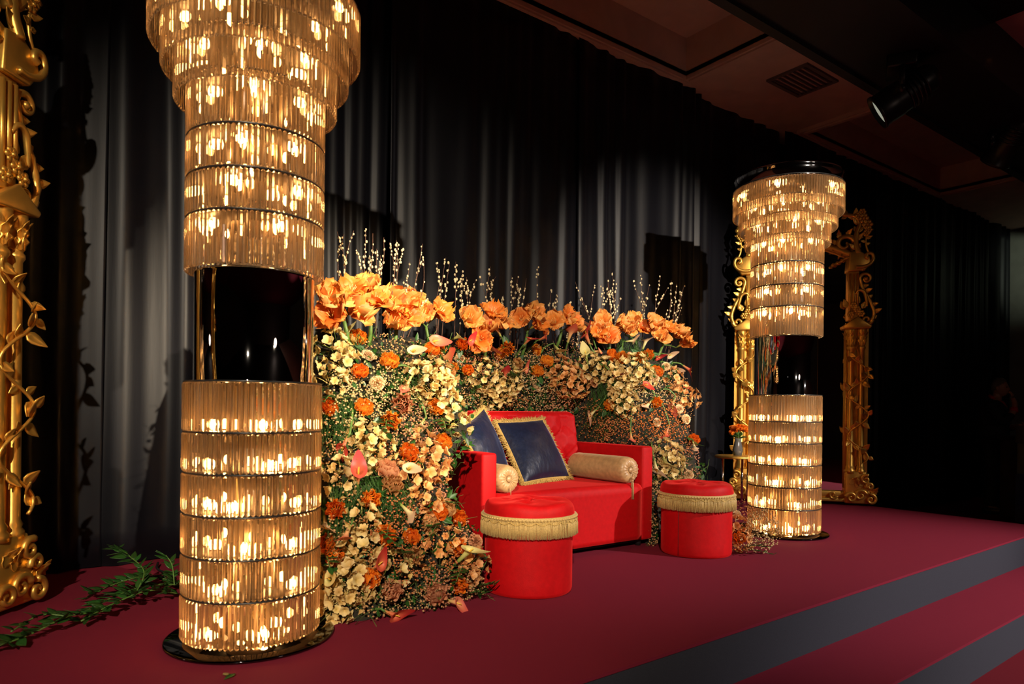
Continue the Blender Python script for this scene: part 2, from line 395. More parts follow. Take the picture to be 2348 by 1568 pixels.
def column(cx, cy, label, rot, zs=1.0):
    t = thing('crystal_column', label, 'column lamp', (cx, cy, 0)); t.scale = (1, 1, zs)
    MB().lathe([(0, 0), (.297, 0), (.302, .004), (.302, .010), (.297, .014), (0, .014)], 64).build('base_disc', 'discmirror', t)
    MB().lathe([(.115, .014), (.115, .99)], 40).build('inner_core', 'core', t)
    MB().lathe([(.10, 1.40), (.10, 2.45)], 40).build('inner_core', 'core', t)
    MB().lathe([(.212, .984), (.216, .990), (.212, .996), (.212, 1.395), (.216, 1.400), (.212, 1.406)], 96).build('mirror_drum', 'drum', t)
    MB().lathe([(0, 2.452), (.362, 2.452), (.374, 2.462), (.360, 2.470), (.360, 2.535), (.368, 2.545), (.357, 2.552), (0, 2.556)], 96).build('top_band', 'chrome', t)
    rods = []
    cdir = (V((CAM.x - cx, CAM.y - cy))).normalized()
    for ti, (r, z0, z1, wh) in enumerate(TIERS):
        ring = MB().lathe([(r - .055, z1 + .001), (r + .004, z1 + .001), (r + .006, z1 + .004), (r + .004, z1 + .007), (r - .055, z1 + .007)], 64)
        ring.v[:] = ring.v; ro = ring.build('tier_ring', 'blackmetal', t)
        if wh == 'h' and ti < 4:
            pr = MB()
            for k in range(6):
                a = k * PI / 3; pr.tube([(.1 * math.cos(a), .1 * math.sin(a), z1 + .004), ((r - .02) * math.cos(a), (r - .02) * math.sin(a), z1 + .004)], .004, 6)
            pr.build('spokes', 'blackmetal', ro)
        nb = 5 if ti < 4 else 4; off = rot + ti * 1.3
        for k in range(nb):
            a = off + 2 * PI * k / nb + .3 * math.sin(k * 5 + ti); rb = r - .075
            if wh == 'l': obj('bulb', bulb_me, ro, loc=(rb * math.cos(a), rb * math.sin(a), z0 + .004), rot=(0, .0, a))
            else: obj('bulb', bulb_me, ro, loc=(rb * math.cos(a), rb * math.sin(a), z1 - .004), rot=(PI, 0, a))
        n = int(2 * PI * r / .0188); h = z1 - z0
        for k in range(n):
            a = 2 * PI * k / n + ti * .013
            tilt = .05 * math.sin(k * 12.9 + ti)
            M = Matrix.Rotation(a, 4, 'Z') @ Matrix.Translation((r, 0, z0)) @ Matrix.Rotation(PI / 2 + tilt, 4, 'Z') @ Matrix.Rotation(.006 * math.sin(k * 7.7), 4, 'X')
            face = math.cos(a) * cdir.x + math.sin(a) * cdir.y
            p = V((cx + r * math.cos(a), cy + r * math.sin(a), (z0 + z1) / 2)); d = (p - CAM).length
            inframe = z0 < 2.3 or cx > 2
            rods.append(((h / d * max(face, -.2)) if inframe else -1, ro, M, h))
    rods.sort(key=lambda q: -q[0])
    rest = MB()
    for i, (s, ro, M, h) in enumerate(rods):
        me, vs_, fs_ = rod_mesh(h)
        if i < 300: obj('crystal_rod', me, ro, M=M)
        else: rest.add(vs_, fs_, M)
    rest.build('crystal_rods', 'crystal', t, False, kind='stuff')
    return t
column(.752, 2.654, 'tall lit column of crystal rod tiers beside the trailing greenery and gold mirror', .4, .965)
column(4.50, 2.78, 'tall lit column of crystal rod tiers in front of the full gold mirror', 1.1)
# ------------------------------------------------------------------ sofa
SX0, SX1, SY0, SY1 = 2.02, 3.345, 2.985, 3.74
sofa = thing('sofa', 'small red velvet sofa with square arms and buttoned backrest', 'sofa', (2.68, 3.36, 0))
def loc_(o): o.location = o.location - V((2.68, 3.36, 0)); return o
def rbox(name, x0, x1, y0, y1, z0, z1, bev, mat, parent, off=(0, 0, 0), sub=0):
    o = MB().box(x0 - off[0], x1 - off[0], y0 - off[1], y1 - off[1], z0 - off[2], z1 - off[2]).build(name, mat, parent, False)
    return bevel(o, bev, 4)
OFF = (2.68, 3.36, 0)
rbox('arm', SX0, SX0 + .098, SY0, SY1, .045, .632, .018, 'red', sofa, OFF)
rbox('arm', SX1 - .100, SX1, SY0, SY1, .045, .640, .018, 'red', sofa, OFF)
rbox('seat_base', SX0 + .097, SX1 - .099, SY0 + .03, SY1 - .02, .05, .30, .012, 'red', sofa, OFF)
def seatfn(nu, nv):
    x0, x1, y0, y1 = SX0 + .099, SX1 - .101, SY0 - .002, 3.66
    mb = MB()
    def fn(u, v):
        # wraps: front face then top
        k = v * 1.25
        if k < .25: z = .055 + (k / .25) * .315; y = y0 + .004
        else:
            q = (k - .25); y = y0 + (y1 - y0) * q; z = .404 - .034 * max(0, 1 - q / .06) ** 2
        z += .006 * math.sin(PI * u) * (1 if k > .25 else 0)
        return (x0 + (x1 - x0) * u - OFF[0], y - OFF[1], z)
    mb.grid(nu, nv, fn); return mb
so_ = seatfn(24, 60).build('seat_cushion', 'red', sofa); md = so_.modifiers.new('t', 'SOLIDIFY'); md.thickness = .02; md.offset = -1
# buttoned backrest
bx0, bx1 = SX0 + .10, SX1 - .115
btn = []
for j in range(3):
    n = 5 if j % 2 == 0 else 4
    for i in range(n):
        btn.append(((i + .5 + (0 if n == 5 else .5)) / 5, .30 + j * .27))
def backfn(u, v):
    x = bx0 + (bx1 - bx0) * u; ang = v
    y = 3.555 + .075 * v; z = .40 + .455 * v
    d = 1.0
    for (bu, bv) in btn:
        q = math.hypot((u - bu) * 1.13 / .10, (v - bv) * .455 / .10); d = min(d, q)
    puff = .042 * min(1, d) ** .8
    for (bu, bv) in btn:   # diamond creases
        for s in (1, -1):
            du = (u - bu) * 1.13; dv = (v - bv) * .455
            if abs(du) < .12 and abs(dv) < .13:
                cr = abs(dv - s * du * 1.08); puff -= .010 * max(0, 1 - cr / .014) * (1 if abs(du) < .115 else 0)
    edge = max(0, (abs(v - .5) - .42) / .08); eu = max(0, (abs(u - .5) - .465) / .035)
    puff -= .05 * edge ** 2 + .05 * eu ** 2
    if v > .92: z -= .0
    rc = max(0, u - .955) / .045
    z -= .03 * rc * rc * v
    return (x - OFF[0], y - puff - OFF[1], z)
bk = MB().grid(90, 50, backfn).build('backrest', 'red', sofa); md = bk.modifiers.new('t', 'SOLIDIFY'); md.thickness = .05; md.offset = -1
rbox('back_panel', bx0 + .01, bx1 - .01, 3.60, SY1, .05, .825, .03, 'red', sofa, OFF)
bt = MB().ball((0, 0, 0), .013, 10, 6, (1, .5, 1)).mesh('button', 'red')
for (bu, bv) in btn:
    p = backfn(bu, bv); obj('button', bt, bk, loc=(p[0], p[1] - .004, p[2]))
ft = MB().lathe([(.018, 0), (.022, .05)], 12).mesh('foot', 'blackmetal')
for (x, y) in ((SX0 + .06, SY0 + .07), (SX1 - .06, SY0 + .07), (SX0 + .06, SY1 - .07), (SX1 - .06, SY1 - .07)): obj('foot', ft, sofa, loc=(x - OFF[0], y - OFF[1], 0))
MB().box(SX0 + .02 - OFF[0], SX1 - .02 - OFF[0], SY0 + .05 - OFF[1], SY1 - .05 - OFF[1], .03, .05).build('plinth', 'black', sofa, False)

# ------------------------------------------------------------------ round stools with fringe
def pouf(cx, cy, label, r=.212, seam=0.0, squash=0):
    t = thing('round_stool', label, 'stool', (cx, cy, 0), group='red fringed round stools')
    prof = [(0, .0), (r - .012, .0), (r - .003, .006), (r, .02)] + [(r, .02 + i * .045) for i in range(1, 7)] + [(r - .002, .335), (r - .01, .35), (0, .35)]
    b = MB().lathe(prof, 64)
    b.v = [(x * (1 + .012 * math.sin(3 * math.atan2(y, x) + cx * 9)), y * (1 + .012 * math.sin(3 * math.atan2(y, x) + cx * 9)), z) for (x, y, z) in b.v]
    b.build('stool_body', 'red', t)
    for s in (seam, seam + PI):
        MB().tube([(r * 1.008 * math.cos(s), r * 1.008 * math.sin(s), z) for z in (.01, .1, .2, .29)], .0022, 6).build('seam', 'redseam', t)
    lb = [(0, 0)] + [(.11 * math.cos(PI / 4 + k * PI / 2), .11 * math.sin(PI / 4 + k * PI / 2)) for k in range(4)]
    def lid(u, v):
        a = 2 * PI * u; k = v
        rad = (r + .008) * math.sin(min(1, k * 1.0) * PI / 2) ** .8 if k < 1 else r + .008
        z = .437 - .012 * k - .055 * max(0, (k - .55) / .45) ** 2.4
        x, y = rad * math.cos(a), rad * math.sin(a)
        d = min(math.hypot(x - p[0], y - p[1]) for p in lb)
        z -= .022 * max(0, 1 - d / .05) ** 1.5
        z += .004 * math.sin(a * 5 + cx)
        return (x, y, z)
    mb = MB().grid(56, 16, lid, True); n = 56
    mb.add([], [])
    li = mb.build('lid', 'red', t)
    MB().lathe([(r + .008, .372), (r + .010, .355), (r + .004, .345), (r - .01, .345)], 56).build('lid_rim', 'red', li)
    bme = MB().ball((0, 0, 0), .012, 8, 5, (1, 1, .5)).mesh('button', 'red')
    for p in lb: obj('button', bme, li, loc=(p[0], p[1], .412))
    # fringe trim: braid, scalloped cord, strands
    tr = MB().lathe([(r + .010, .352), (r + .016, .354), (r + .019, .362), (r + .016, .372), (r + .008, .373)], 64).build('braid', 'fringe2', t)
    kn = MB()
    for k in range(88):
        a = 2 * PI * k / 88; kn.ball(((r + .0185) * math.cos(a), (r + .0185) * math.sin(a), .3625), .0052, 6, 4)
    kn.build('braid_knots', 'fringe2', tr, kind='stuff')
    sc = []
    for k in range(24 * 8 + 1):
        a = 2 * PI * k / (24 * 8); sc.append(((r + .021) * math.cos(a), (r + .021) * math.sin(a), .352 - .012 * abs(math.sin(a * 12))))
    MB().tube(sc, .0018, 5).build('scalloped_cord', 'fringe', tr)
    st_ = MB(); rn = random.Random(int(cx * 100))
    for k in range(560):
        a = 2 * PI * k / 560; ro = r + .014 + rn.uniform(-.002, .003); rb = r + .022 + rn.uniform(-.002, .003); zb = .279 + rn.uniform(-.003, .002)
        a2 = a + rn.uniform(-.004, .004)
        st_.tube([(ro * math.cos(a), ro * math.sin(a), .356), ((ro + .007) * math.cos(a), (ro + .007) * math.sin(a), .325), (rb * math.cos(a2), rb * math.sin(a2), zb)], [.0019, .0019, .0014], 4)
    st_.build('fringe_strands', 'fringe2', t, kind='stuff')
    return t
pouf(2.045, 2.612, 'red velvet round stool with gold fringe beside the low flower bank', seam=R(-20))
pouf(3.425, 2.705, 'red velvet round stool with gold fringe standing beside the small flower clump', seam=R(-170))

# ------------------------------------------------------------------ cushions
def pillow(corners, puff, label, seed, fr=.031):
    BL, BR, TR, TL = [V(c) for c in corners]; c = (BL + BR + TR + TL) / 4
    nrm = (BR - BL).cross(TL - BL).normalized()
    t = thing('throw_pillow', label, 'pillow', tuple(c), group='navy pillows on the sofa')
    n = 26
    def pos(u, v, side):
        # pinched sides
        uu = u; vv = v
        e = .045
        su = 1 - e * math.sin(PI * v) * 1.0; sv = 1 - e * math.sin(PI * u) * 1.0
        uu = .5 + (u - .5) * su; vv = .5 + (v - .5) * sv
        p = BL * (1 - uu) * (1 - vv) + BR * uu * (1 - vv) + TR * uu * vv + TL * (1 - uu) * vv
        h = puff * (max(0, 16 * u * (1 - u) * v * (1 - v))) ** .55
        h += .006 * noise.noise(V((u * 5 + seed, v * 5, side))) * (16 * u * (1 - u) * v * (1 - v)) ** .5
        return tuple(p + nrm * h * side - c)
    mb = MB()
    mb.grid(n, n, lambda u, v: pos(u, v, 1)); mb.grid(n, n, lambda u, v: pos(u, v, -1))
    mb.build('pillow_body', 'navy', t)
    rn = random.Random(seed); f = MB(); cc = V((0, 0, 0))
    per = [(k / 70, 0) for k in range(70)] + [(1, k / 70) for k in range(70)] + [(1 - k / 70, 1) for k in range(70)] + [(0, 1 - k / 70) for k in range(70)]
    edge = [V(pos(u, v, 0)) for (u, v) in per]
    MB().tube(edge + [edge[0]], .0052, 6).build('piping', 'fringe', t)
    for p in edge:
        for q in range(6):
            d = (p).normalized() + V((rn.uniform(-.5, .5), rn.uniform(-.5, .5), rn.uniform(-.5, .3))); d.normalize()
            a = p + V((rn.uniform(-.003, .003),) * 3); L_ = fr * rn.uniform(.7, 1.25)
            f.tube([a, a + d * L_ * .5 + V((0, 0, .001)), a + d * L_ + V((0, 0, -.003))], [.0024, .0022, .0014], 4)
    f.build('brush_fringe', 'fringe', t, kind='stuff')
    return t
pillow([(2.51, 3.262, .425), (3.00, 3.40, .425), (2.88, 3.548, .80), (2.50, 3.545, .783)], .075, 'navy velvet square pillow with gold brush fringe leaning flat on the sofa backrest', 3)
pillow([(2.105, 3.16, .585), (2.42, 3.25, .43), (2.345, 3.46, .872), (2.045, 3.26, .752)], .065, 'navy velvet square pillow with gold brush fringe tilted up over the sofa arm', 9)
def bolster(x, z, r, y0, y1, label, tassel):
    t = thing('bolster_cushion', label, 'cushion', (x, (y0 + y1) / 2, z), group='champagne bolsters on the sofa')
    L = (y1 - y0) / 2; mb = MB(); n = 40
    prof = [(r * .16, -L + .010), (r * .30, -L + .004), (r * .55, -L), (r * .82, -L + .006), (r * .95, -L + .022), (r, -L + .045)] + [(r, -L + .045 + (2 * L - .09) * i / 6) for i in range(1, 7)] + [(r * .95, L - .022), (r * .8, L - .006), (r * .5, L), (r * .16, L - .01)]
    vs = []; fs = []
    for j, (q, y) in enumerate(prof):
        for i in range(n * 2):
            a = PI * i / n
            pl = 1 + (.045 * math.sin(a * 18) * (1 if j in (1, 2, 3) or j in (len(prof) - 2, len(prof) - 3) else .25 if j in (4,) else 0))
            dy = .004 * math.sin(a * 18) if j in (1, 2) else 0
            vs.append((q * pl * math.cos(a), y + dy, q * pl * math.sin(a)))
    m_ = n * 2
    for j in range(len(prof) - 1):
        for i in range(m_): fs.append((j * m_ + i, j * m_ + (i + 1) % m_, (j + 1) * m_ + (i + 1) % m_, (j + 1) * m_ + i))
    fs.append(tuple(range(m_))); fs.append(tuple(reversed(range((len(prof) - 1) * m_, len(prof) * m_))))
    mb.add(vs, fs); mb.build('bolster_body', 'champagne', t)
    for s in (-1, 1):
        b_ = MB().lathe([(0, .007), (.012, .006), (.019, .0), (.012, -.004), (0, -.004)], 16)
        bo = b_.build('end_button', 'champagne', t, M=Matrix.Translation((0, s * (L - .006), 0)) @ Matrix.Rotation(-s * PI / 2, 4, 'X'))
    tz = MB(); yf = -L - .012
    cz = 0 if tassel > .1 else -r * .6
    tt = MB().ball((0, yf, cz - .048), .010, 10, 6).ball((0, yf, cz - .064), .0075, 8, 5).tube([(0, -L - .004, 0 if tassel > .1 else cz), (0, yf, cz - .02), (0, yf, cz - .04)], .0025, 6).build('tassel_head', 'champagne', t)
    rn = random.Random(5); tl = tassel
    for k in range(34):
        a = rn.uniform(0, 6.3); q = rn.uniform(.002, .009)
        tz.tube([(q * .5 * math.cos(a), yf + q * .5 * math.sin(a), cz - .066), (q * math.cos(a), yf + q * math.sin(a), cz - .085), (q * 1.25 * math.cos(a), yf + q * 1.25 * math.sin(a), cz - .07 - tl)], .0016, 4)
    tz.build('tassel_strands', 'champagne', tt, kind='stuff')
bolster(3.158, .492, .084, 3.0, 3.535, 'champagne velvet bolster cushion with long hanging tassel against the sofa arm', .11)
bolster(2.208, .484, .078, 2.998, 3.47, 'champagne velvet bolster cushion with pleated end tucked beneath the tilted navy pillow', .012)
# ------------------------------------------------------------------ ornate gold mirrors
def leaf_vf(L, W, bend=.25, cup=.2, nx=5, ny=4, serr=0.):
    vs = []; fs = []
    for j in range(nx):
        s = j / (nx - 1); wd = W * math.sin(PI * (s ** .75)) * .5 + W * .04 * (1 - s)
        if serr: wd *= 1 + serr * math.sin(s * 22)
        for i in range(ny):
            t = -1 + 2 * i / (ny - 1)
            vs.append((wd * t, s * L, bend * L * s * s - cup * wd * (1 - t * t) + .0))
    for j in range(nx - 1):
        for i in range(ny - 1): fs.append((j * ny + i, j * ny + i + 1, (j + 1) * ny + i + 1, (j + 1) * ny + i))
    return vs, fs
def thick_leaf(name, L, W, mat, th=.006, **k):
    vs, fs = leaf_vf(L, W, **k); n = len(vs)
    mb = MB(); mb.add(vs + [(x, y, z - th) for (x, y, z) in vs], fs + [tuple(n + i for i in reversed(f)) for f in fs])
    ny = k.get('ny', 4); nx = k.get('nx', 5)
    rim = [i for i in range(ny)] + [j * ny + ny - 1 for j in range(1, nx)] + [(nx - 1) * ny + i for i in range(ny - 2, -1, -1)] + [j * ny for j in range(nx - 2, 0, -1)]
    mb.f += [(rim[i], n + rim[i], n + rim[(i + 1) % len(rim)], rim[(i + 1) % len(rim)]) for i in range(len(rim))]
    return mb.mesh(name, mat)
gleaf = [thick_leaf('leaf', .085, .055, 'gold', .006, bend=.18, cup=.22, serr=.0), thick_leaf('leaf', .07, .05, 'gold', .006, bend=-.05, cup=.25), thick_leaf('leaf', .10, .06, 'gold', .007, bend=.3, cup=.2)]
gaca = thick_leaf('acanthus_leaf', .14, .075, 'gold', .008, bend=.45, cup=.5, nx=9, serr=.22)
def rosette_me(r):
    mb = MB(); mb.ball((0, -.012, 0), r * .32, 8, 5)
    for k in range(6):
        a = k * PI / 3
        mb.ball((r * .58 * math.cos(a), -.004, r * .58 * math.sin(a)), r * .40, 8, 5, (1, .55, 1))
    return mb.mesh('rosette', 'gold')
grose = rosette_me(.036); gbig = rosette_me(.052)
def volute(cx, cz, r, a0, turns, s=1, n=34, r1=.16):
    out = []
    for i in range(n):
        t = i / (n - 1); q = r * (1 - t * (1 - r1)); a = a0 + s * turns * 2 * PI * t
        out.append((cx + q * math.cos(a), 0, cz + q * math.sin(a)))
    return out
def ornate_mirror(M, label):
    t = thing('ornate_mirror', label, 'mirror', M=M, group='gilded standing mirrors')
    gl = MB().box(-.46, .46, .012, .02, .10, 2.45).build('glass', 'mirrorglass', t, False)
    MB().box(-.50, .50, .022, .05, .06, 2.45).build('back_board', 'backing', t, False)
    fl = MB()
    for s in (-1, 1):
        def q(pts): return [(s * p[0], p[1], p[2]) for p in pts]
        # plain rail behind columns
        MB().box(min(s * .40, s * .60), max(s * .40, s * .60), 0, .03, .06, 1.72).build('side_rail', 'gold', t, False)
        for (u, r) in ((.445, .034), (.535, .030)):
            pr = [(r * 1.45, .30), (r * 1.5, .33), (r * 1.15, .345), (r * 1.3, .36), (r, .38), (r * .96, .9), (r * .9, 1.46), (r * 1.2, 1.475), (r * 1.2, 1.49), (r * .92, 1.50), (r * 1.0, 1.56), (r * 1.45, 1.64), (r * 1.5, 1.66)]
            mb = MB().lathe(pr, 24)
            # fluting
            mb.v = [(x * (1 - .07 * max(0, math.cos(10 * math.atan2(y, x)))) if .39 < z < 1.46 else x, y * (1 - .07 * max(0, math.cos(10 * math.atan2(y, x)))) if .39 < z < 1.46 else y, z) for (x, y, z) in mb.v]
            c = mb.build('column', 'gold', t, loc=(s * u, -.02, 0))
            for k in range(5):
                a = -PI / 2 + (k - 2) * .75
                obj('acanthus_leaf', gaca, c, M=Matrix.Rotation(a + PI / 2, 4, 'Z') @ Matrix.Translation((0, -r * .95, 1.50)) @ Matrix.Rotation(R(80), 4, 'X') @ Matrix.Scale(.9, 4))
        # inner bead moulding along glass
        MB().tube(q([(.405, -.012, .16), (.405, -.012, 1.68)]), .012, 8).build('inner_moulding', 'gold', t)
        # vine winding over the columns
        vp = []
        for i in range(70):
            k = i / 69; z = .40 + k * 1.06; u = .505 + .085 * math.sin(k * 17 + .6); vp.append((s * u, -.062 - .012 * math.cos(k * 17), z))
        vo = MB().tube(vp, .0075, 7).build('vine', 'gold', t)
        rn = random.Random(4)
        for i in range(32):
            b = V(vp[int(2 + i * 2.1)]); ang = rn.uniform(-1.2, 1.2) + (PI if rn.random() < .35 else 0); 
            side = 1 if i % 2 else -1
            Mx = Matrix.Translation(b) @ Matrix.Rotation(side * (rn.uniform(.2, 1.0) if rn.random() < .6 else rn.uniform(1.9, 2.7)), 4, 'Y') @ Matrix.Rotation(R(90), 4, 'X') @ Matrix.Rotation(rn.uniform(-.4, .5), 4, 'X') @ Matrix.Scale(rn.uniform(.7, 1.0), 4)
            obj('leaf', gleaf[i % 3], vo, M=Mx)
        # gable block over the capitals
        g = MB(); pts = [(.375, 1.66), (.60, 1.66), (.615, 1.685), (.49, 1.775), (.365, 1.685)]
        vs = [(s * u, -.075, z) for (u, z) in pts] + [(s * u, .02, z) for (u, z) in pts]; n = 5
        g.add(vs, [tuple(range(5)), tuple(reversed(range(5, 10)))] + [(i, 5 + i, 5 + (i + 1) % 5, (i + 1) % 5) for i in range(5)])
        bevel(g.build('gable', 'gold', t, False), .008, 2)
        for (u, z, m_) in ((.43, 1.79, grose), (.485, 1.84, grose), (.52, 1.80, grose), (.455, 1.88, grose)): obj('rosette', m_, t, loc=(s * u, -.06, z))
        for (u, z, a) in ((.40, 1.86, 20), (.53, 1.85, -30), (.49, 1.89, -5)): obj('leaf', gleaf[0], t, M=Matrix.Translation((s * u, -.05, z)) @ Matrix.Rotation(s * R(-a), 4, 'Y') @ Matrix.Rotation(R(80), 4, 'X'))
        # fluted upper pilaster
        f = MB(); f.box(min(s * .41, s * .505), max(s * .41, s * .505), -.045, .02, 1.74, 2.20)
        up = f.build('pilaster', 'gold', t, False); bevel(up, .006, 2)
        for k in range(3): MB().tube(q([(.425 + k * .033, -.047, 1.80), (.425 + k * .033, -.047, 2.18)]), .0115, 8).build('flute', 'gold', up)
        # tall twisted scroll outside
        vol = volute(.565, 2.13, .055, R(180), 1.25, -1)
        pth = spline(q([(.60, -.03, 1.70), (.635, -.03, 1.80), (.60, -.03, 1.92), (.545, -.03, 2.02), (.515, -.03, 2.11)]), 7)
        ps = MB().tube(pth[:-1] + [V((s * p[0], -.03, p[2])) for p in vol], [.020 - .004 * abs(math.sin(i * .9)) for i in range(len(pth) - 1)] + [.018 - .010 * i / 33 for i in range(34)], 8).build('scroll', 'gold', t)
        MB().ball((s * .565, -.035, 2.13), .018, 8, 6).build('scroll_eye', 'gold', ps)
        lv = volute(.575, 1.745, .05, R(0), 1.2, -1)
        MB().tube([(s * p[0], -.03, p[2]) for p in lv], [.019 - .010 * i / 33 for i in range(34)], 8).build('scroll', 'gold', t)
        for i in range(6):
            b = pth[4 + i * 4]; obj('leaf', gleaf[(i + 1) % 3], ps, M=Matrix.Translation(b) @ Matrix.Rotation(s * R(55 + 12 * (i % 3)), 4, 'Y') @ Matrix.Rotation(R(85), 4, 'X') @ Matrix.Scale(.72, 4))
        sc2 = spline(q([(.47, -.05, 1.98), (.50, -.055, 2.02), (.545, -.05, 2.0), (.565, -.045, 1.93), (.575, -.04, 1.87)]), 6)
        MB().tube(sc2, [.008 + .008 * math.sin(PI * i / (len(sc2) - 1)) for i in range(len(sc2))], 7).build('scroll', 'gold', t)
        # shoulder block with big C scroll
        g = MB(); pts = [(.40, 2.20), (.55, 2.20), (.60, 2.27), (.59, 2.33), (.50, 2.39), (.415, 2.38)]
        vs = [(s * u, -.07, z) for (u, z) in pts] + [(s * u, .02, z) for (u, z) in pts]; n = 6
        g.add(vs, [tuple(range(n)), tuple(reversed(range(n, 2 * n)))] + [(i, n + i, n + (i + 1) % n, (i + 1) % n) for i in range(n)])
        bevel(g.build('shoulder_block', 'gold', t, False), .012, 3)
        cs = [(.47, 2.235), (.53, 2.235), (.59, 2.26), (.615, 2.31), (.60, 2.355), (.565, 2.355), (.555, 2.325), (.575, 2.31)]
        MB().tube(spline([(s * u, -.075, z) for (u, z) in cs], 6), .016, 8).build('scroll', 'gold', t)
        # crown: branch rising and arching to the centre
        br = spline(q([(.49, -.06, 2.37), (.47, -.05, 2.46), (.475, -.045, 2.56), (.50, -.04, 2.64), (.46, -.04, 2.715), (.36, -.04, 2.74), (.24, -.04, 2.80), (.10, -.04, 2.90), (0, -.04, 2.93)]), 7)
        cr = MB().tube(br, [.026 - .010 * i / (len(br) - 1) for i in range(len(br))], 8).build('crown_branch', 'gold', t)
        for i in range(9):
            b = br[3 + i * 6]; d = (br[4 + i * 6] - br[2 + i * 6]).normalized(); an = math.atan2(d.x, d.z)
            for w_ in (-1, 1):
                obj('leaf', gleaf[(i + w_) % 3], cr, M=Matrix.Translation(b + V((0, -.01, 0))) @ Matrix.Rotation(an + w_ * .75, 4, 'Y') @ Matrix.Rotation(R(82), 4, 'X') @ Matrix.Scale(.85, 4))
        for (u, z, m_) in ((.53, 2.69, gbig), (.565, 2.63, gbig), (.52, 2.75, grose), (.575, 2.58, grose), (.555, 2.55, grose), (.49, 2.72, grose), (.30, 2.78, grose), (.06, 2.95, gbig)): obj('rosette', m_, t, loc=(s * u, -.06, z))
        tw = spline(q([(.56, -.05, 2.70), (.575, -.05, 2.60), (.555, -.05, 2.50), (.56, -.05, 2.42), (.585, -.05, 2.36)]), 6)
        to = MB().tube(tw, .010, 7).build('garland', 'gold', t)
        for i in range(8): obj('leaf', gleaf[i % 3], to, M=Matrix.Translation(tw[2 + i * 2] + V((0, -.012, 0))) @ Matrix.Rotation(s * (1.2 if i % 2 else -1.4), 4, 'Y') @ Matrix.Rotation(R(85), 4, 'X') @ Matrix.Scale(.55, 4))
        # inner acanthus scroll
        iv = volute(.375, 2.46, .085, R(10), 1.1, 1)
        io = MB().tube([(s * p[0], -.04, p[2]) for p in iv], [.026 - .014 * i / 33 for i in range(34)], 8).build('scroll', 'gold', t)
        for i in range(6):
            b = iv[2 + i * 4]; a = math.atan2(b[0] - .375, b[2] - 2.46); obj('acanthus_leaf', gaca, io, M=Matrix.Translation((s * b[0], -.04, b[2])) @ Matrix.Rotation(s * (a + .5), 4, 'Y') @ Matrix.Rotation(R(82), 4, 'X') @ Matrix.Scale(.6, 4))
        rp = spline(q([(.47, -.05, 2.31), (.40, -.05, 2.33), (.33, -.05, 2.29), (.26, -.04, 2.26)]), 8)
        MB().tube(rp, [.014 + .005 * math.sin(i * 1.5) for i in range(len(rp))], 8).build('rope_scroll', 'gold', t)
        # foot
        f = MB(); pts = [(.40, .02), (.64, .02), (.66, .05), (.62, .09), (.60, .20), (.58, .32), (.40, .32)]
        vs = [(s * u, -.06, z) for (u, z) in pts] + [(s * u, .04, z) for (u, z) in pts]; n = 7
        f.add(vs, [tuple(range(n)), tuple(reversed(range(n, 2 * n)))] + [(i, n + i, n + (i + 1) % n, (i + 1) % n) for i in range(n)])
        fo = bevel(f.build('foot', 'gold', t, False), .012, 3)
        for (u, z, r_, a0, sg) in ((.62, .065, .05, 100, -1), (.575, .25, .045, 60, 1), (.53, .10, .055, 10, 1), (.45, .075, .05, 170, -1), (.61, .185, .035, 200, -1)):
            MB().tube([(s * p[0], -.07, p[2]) for p in volute(u, z, r_, R(a0), 1.3, sg)], [.017 - .009 * i / 33 for i in range(34)], 7).build('scroll', 'gold', fo)
        for (u, z, a) in ((.50, .17, 10), (.56, .18, -40), (.44, .20, 40), (.59, .12, 60), (.63, .10, 30)): obj('acanthus_leaf', gaca, fo, M=Matrix.Translation((s * u, -.065, z)) @ Matrix.Rotation(s * R(a), 4, 'Y') @ Matrix.Rotation(R(80), 4, 'X') @ Matrix.Scale(.65, 4))
    # bottom rail and head rail
    b = MB(); b.box(-.42, .42, -.045, .03, .03, .065); b.box(-.42, .42, -.03, .03, .065, .13); bevel(b.build('bottom_rail', 'gold', t, False), .008, 2)
    br_ = t.children[-1]
    for u in (-.30, -.15, 0, .15, .30):
        MB().tube([(p[0], -.045, p[2]) for p in volute(u, .095, .04, R(200 if u < 0 else -20), 1.2, 1 if u < 0 else -1)], [.012 - .006 * i / 33 for i in range(34)], 6).build('scroll', 'gold', br_)
    h = MB().tube(spline([(-.43, -.03, 2.36), (-.25, -.03, 2.44), (0, -.03, 2.52), (.25, -.03, 2.44), (.43, -.03, 2.36)], 8), .03, 8); h.build('head_rail', 'gold', t)
    MB().ball((0, -.06, 2.80), .10, 12, 8, (1, .4, 1.25)).build('cartouche', 'gold', t)
    for k in range(7): obj('acanthus_leaf', gaca, t, M=Matrix.Translation((0, -.05, 2.80)) @ Matrix.Rotation((k - 3) * .55, 4, 'Y') @ Matrix.Translation((0, 0, .07)) @ Matrix.Rotation(R(82), 4, 'X'))
    return t
def mirror_at(pa, pb):   # left-hand and right-hand post seen from the front
    a = V((*pa, 0)); b = V((*pb, 0)); x = (b - a).normalized(); c = (a + b) / 2
    y = V((-x.y, x.x, 0)); M = Matrix.Identity(4)
    for i in range(3): M[i][0] = x[i]; M[i][1] = y[i]; M[i][2] = (0, 0, 1)[i]; M[i][3] = c[i]
    return M
ornate_mirror(mirror_at((5.83, 4.01), (6.435, 3.265)), 'tall gilded mirror with scroll and leaf frame behind a crystal column and side table')
ornate_mirror(mirror_at((-.64, 2.77), (-.025, 3.52)), 'tall gilded mirror with scroll and leaf frame standing beside the greenery trailing on the carpet')
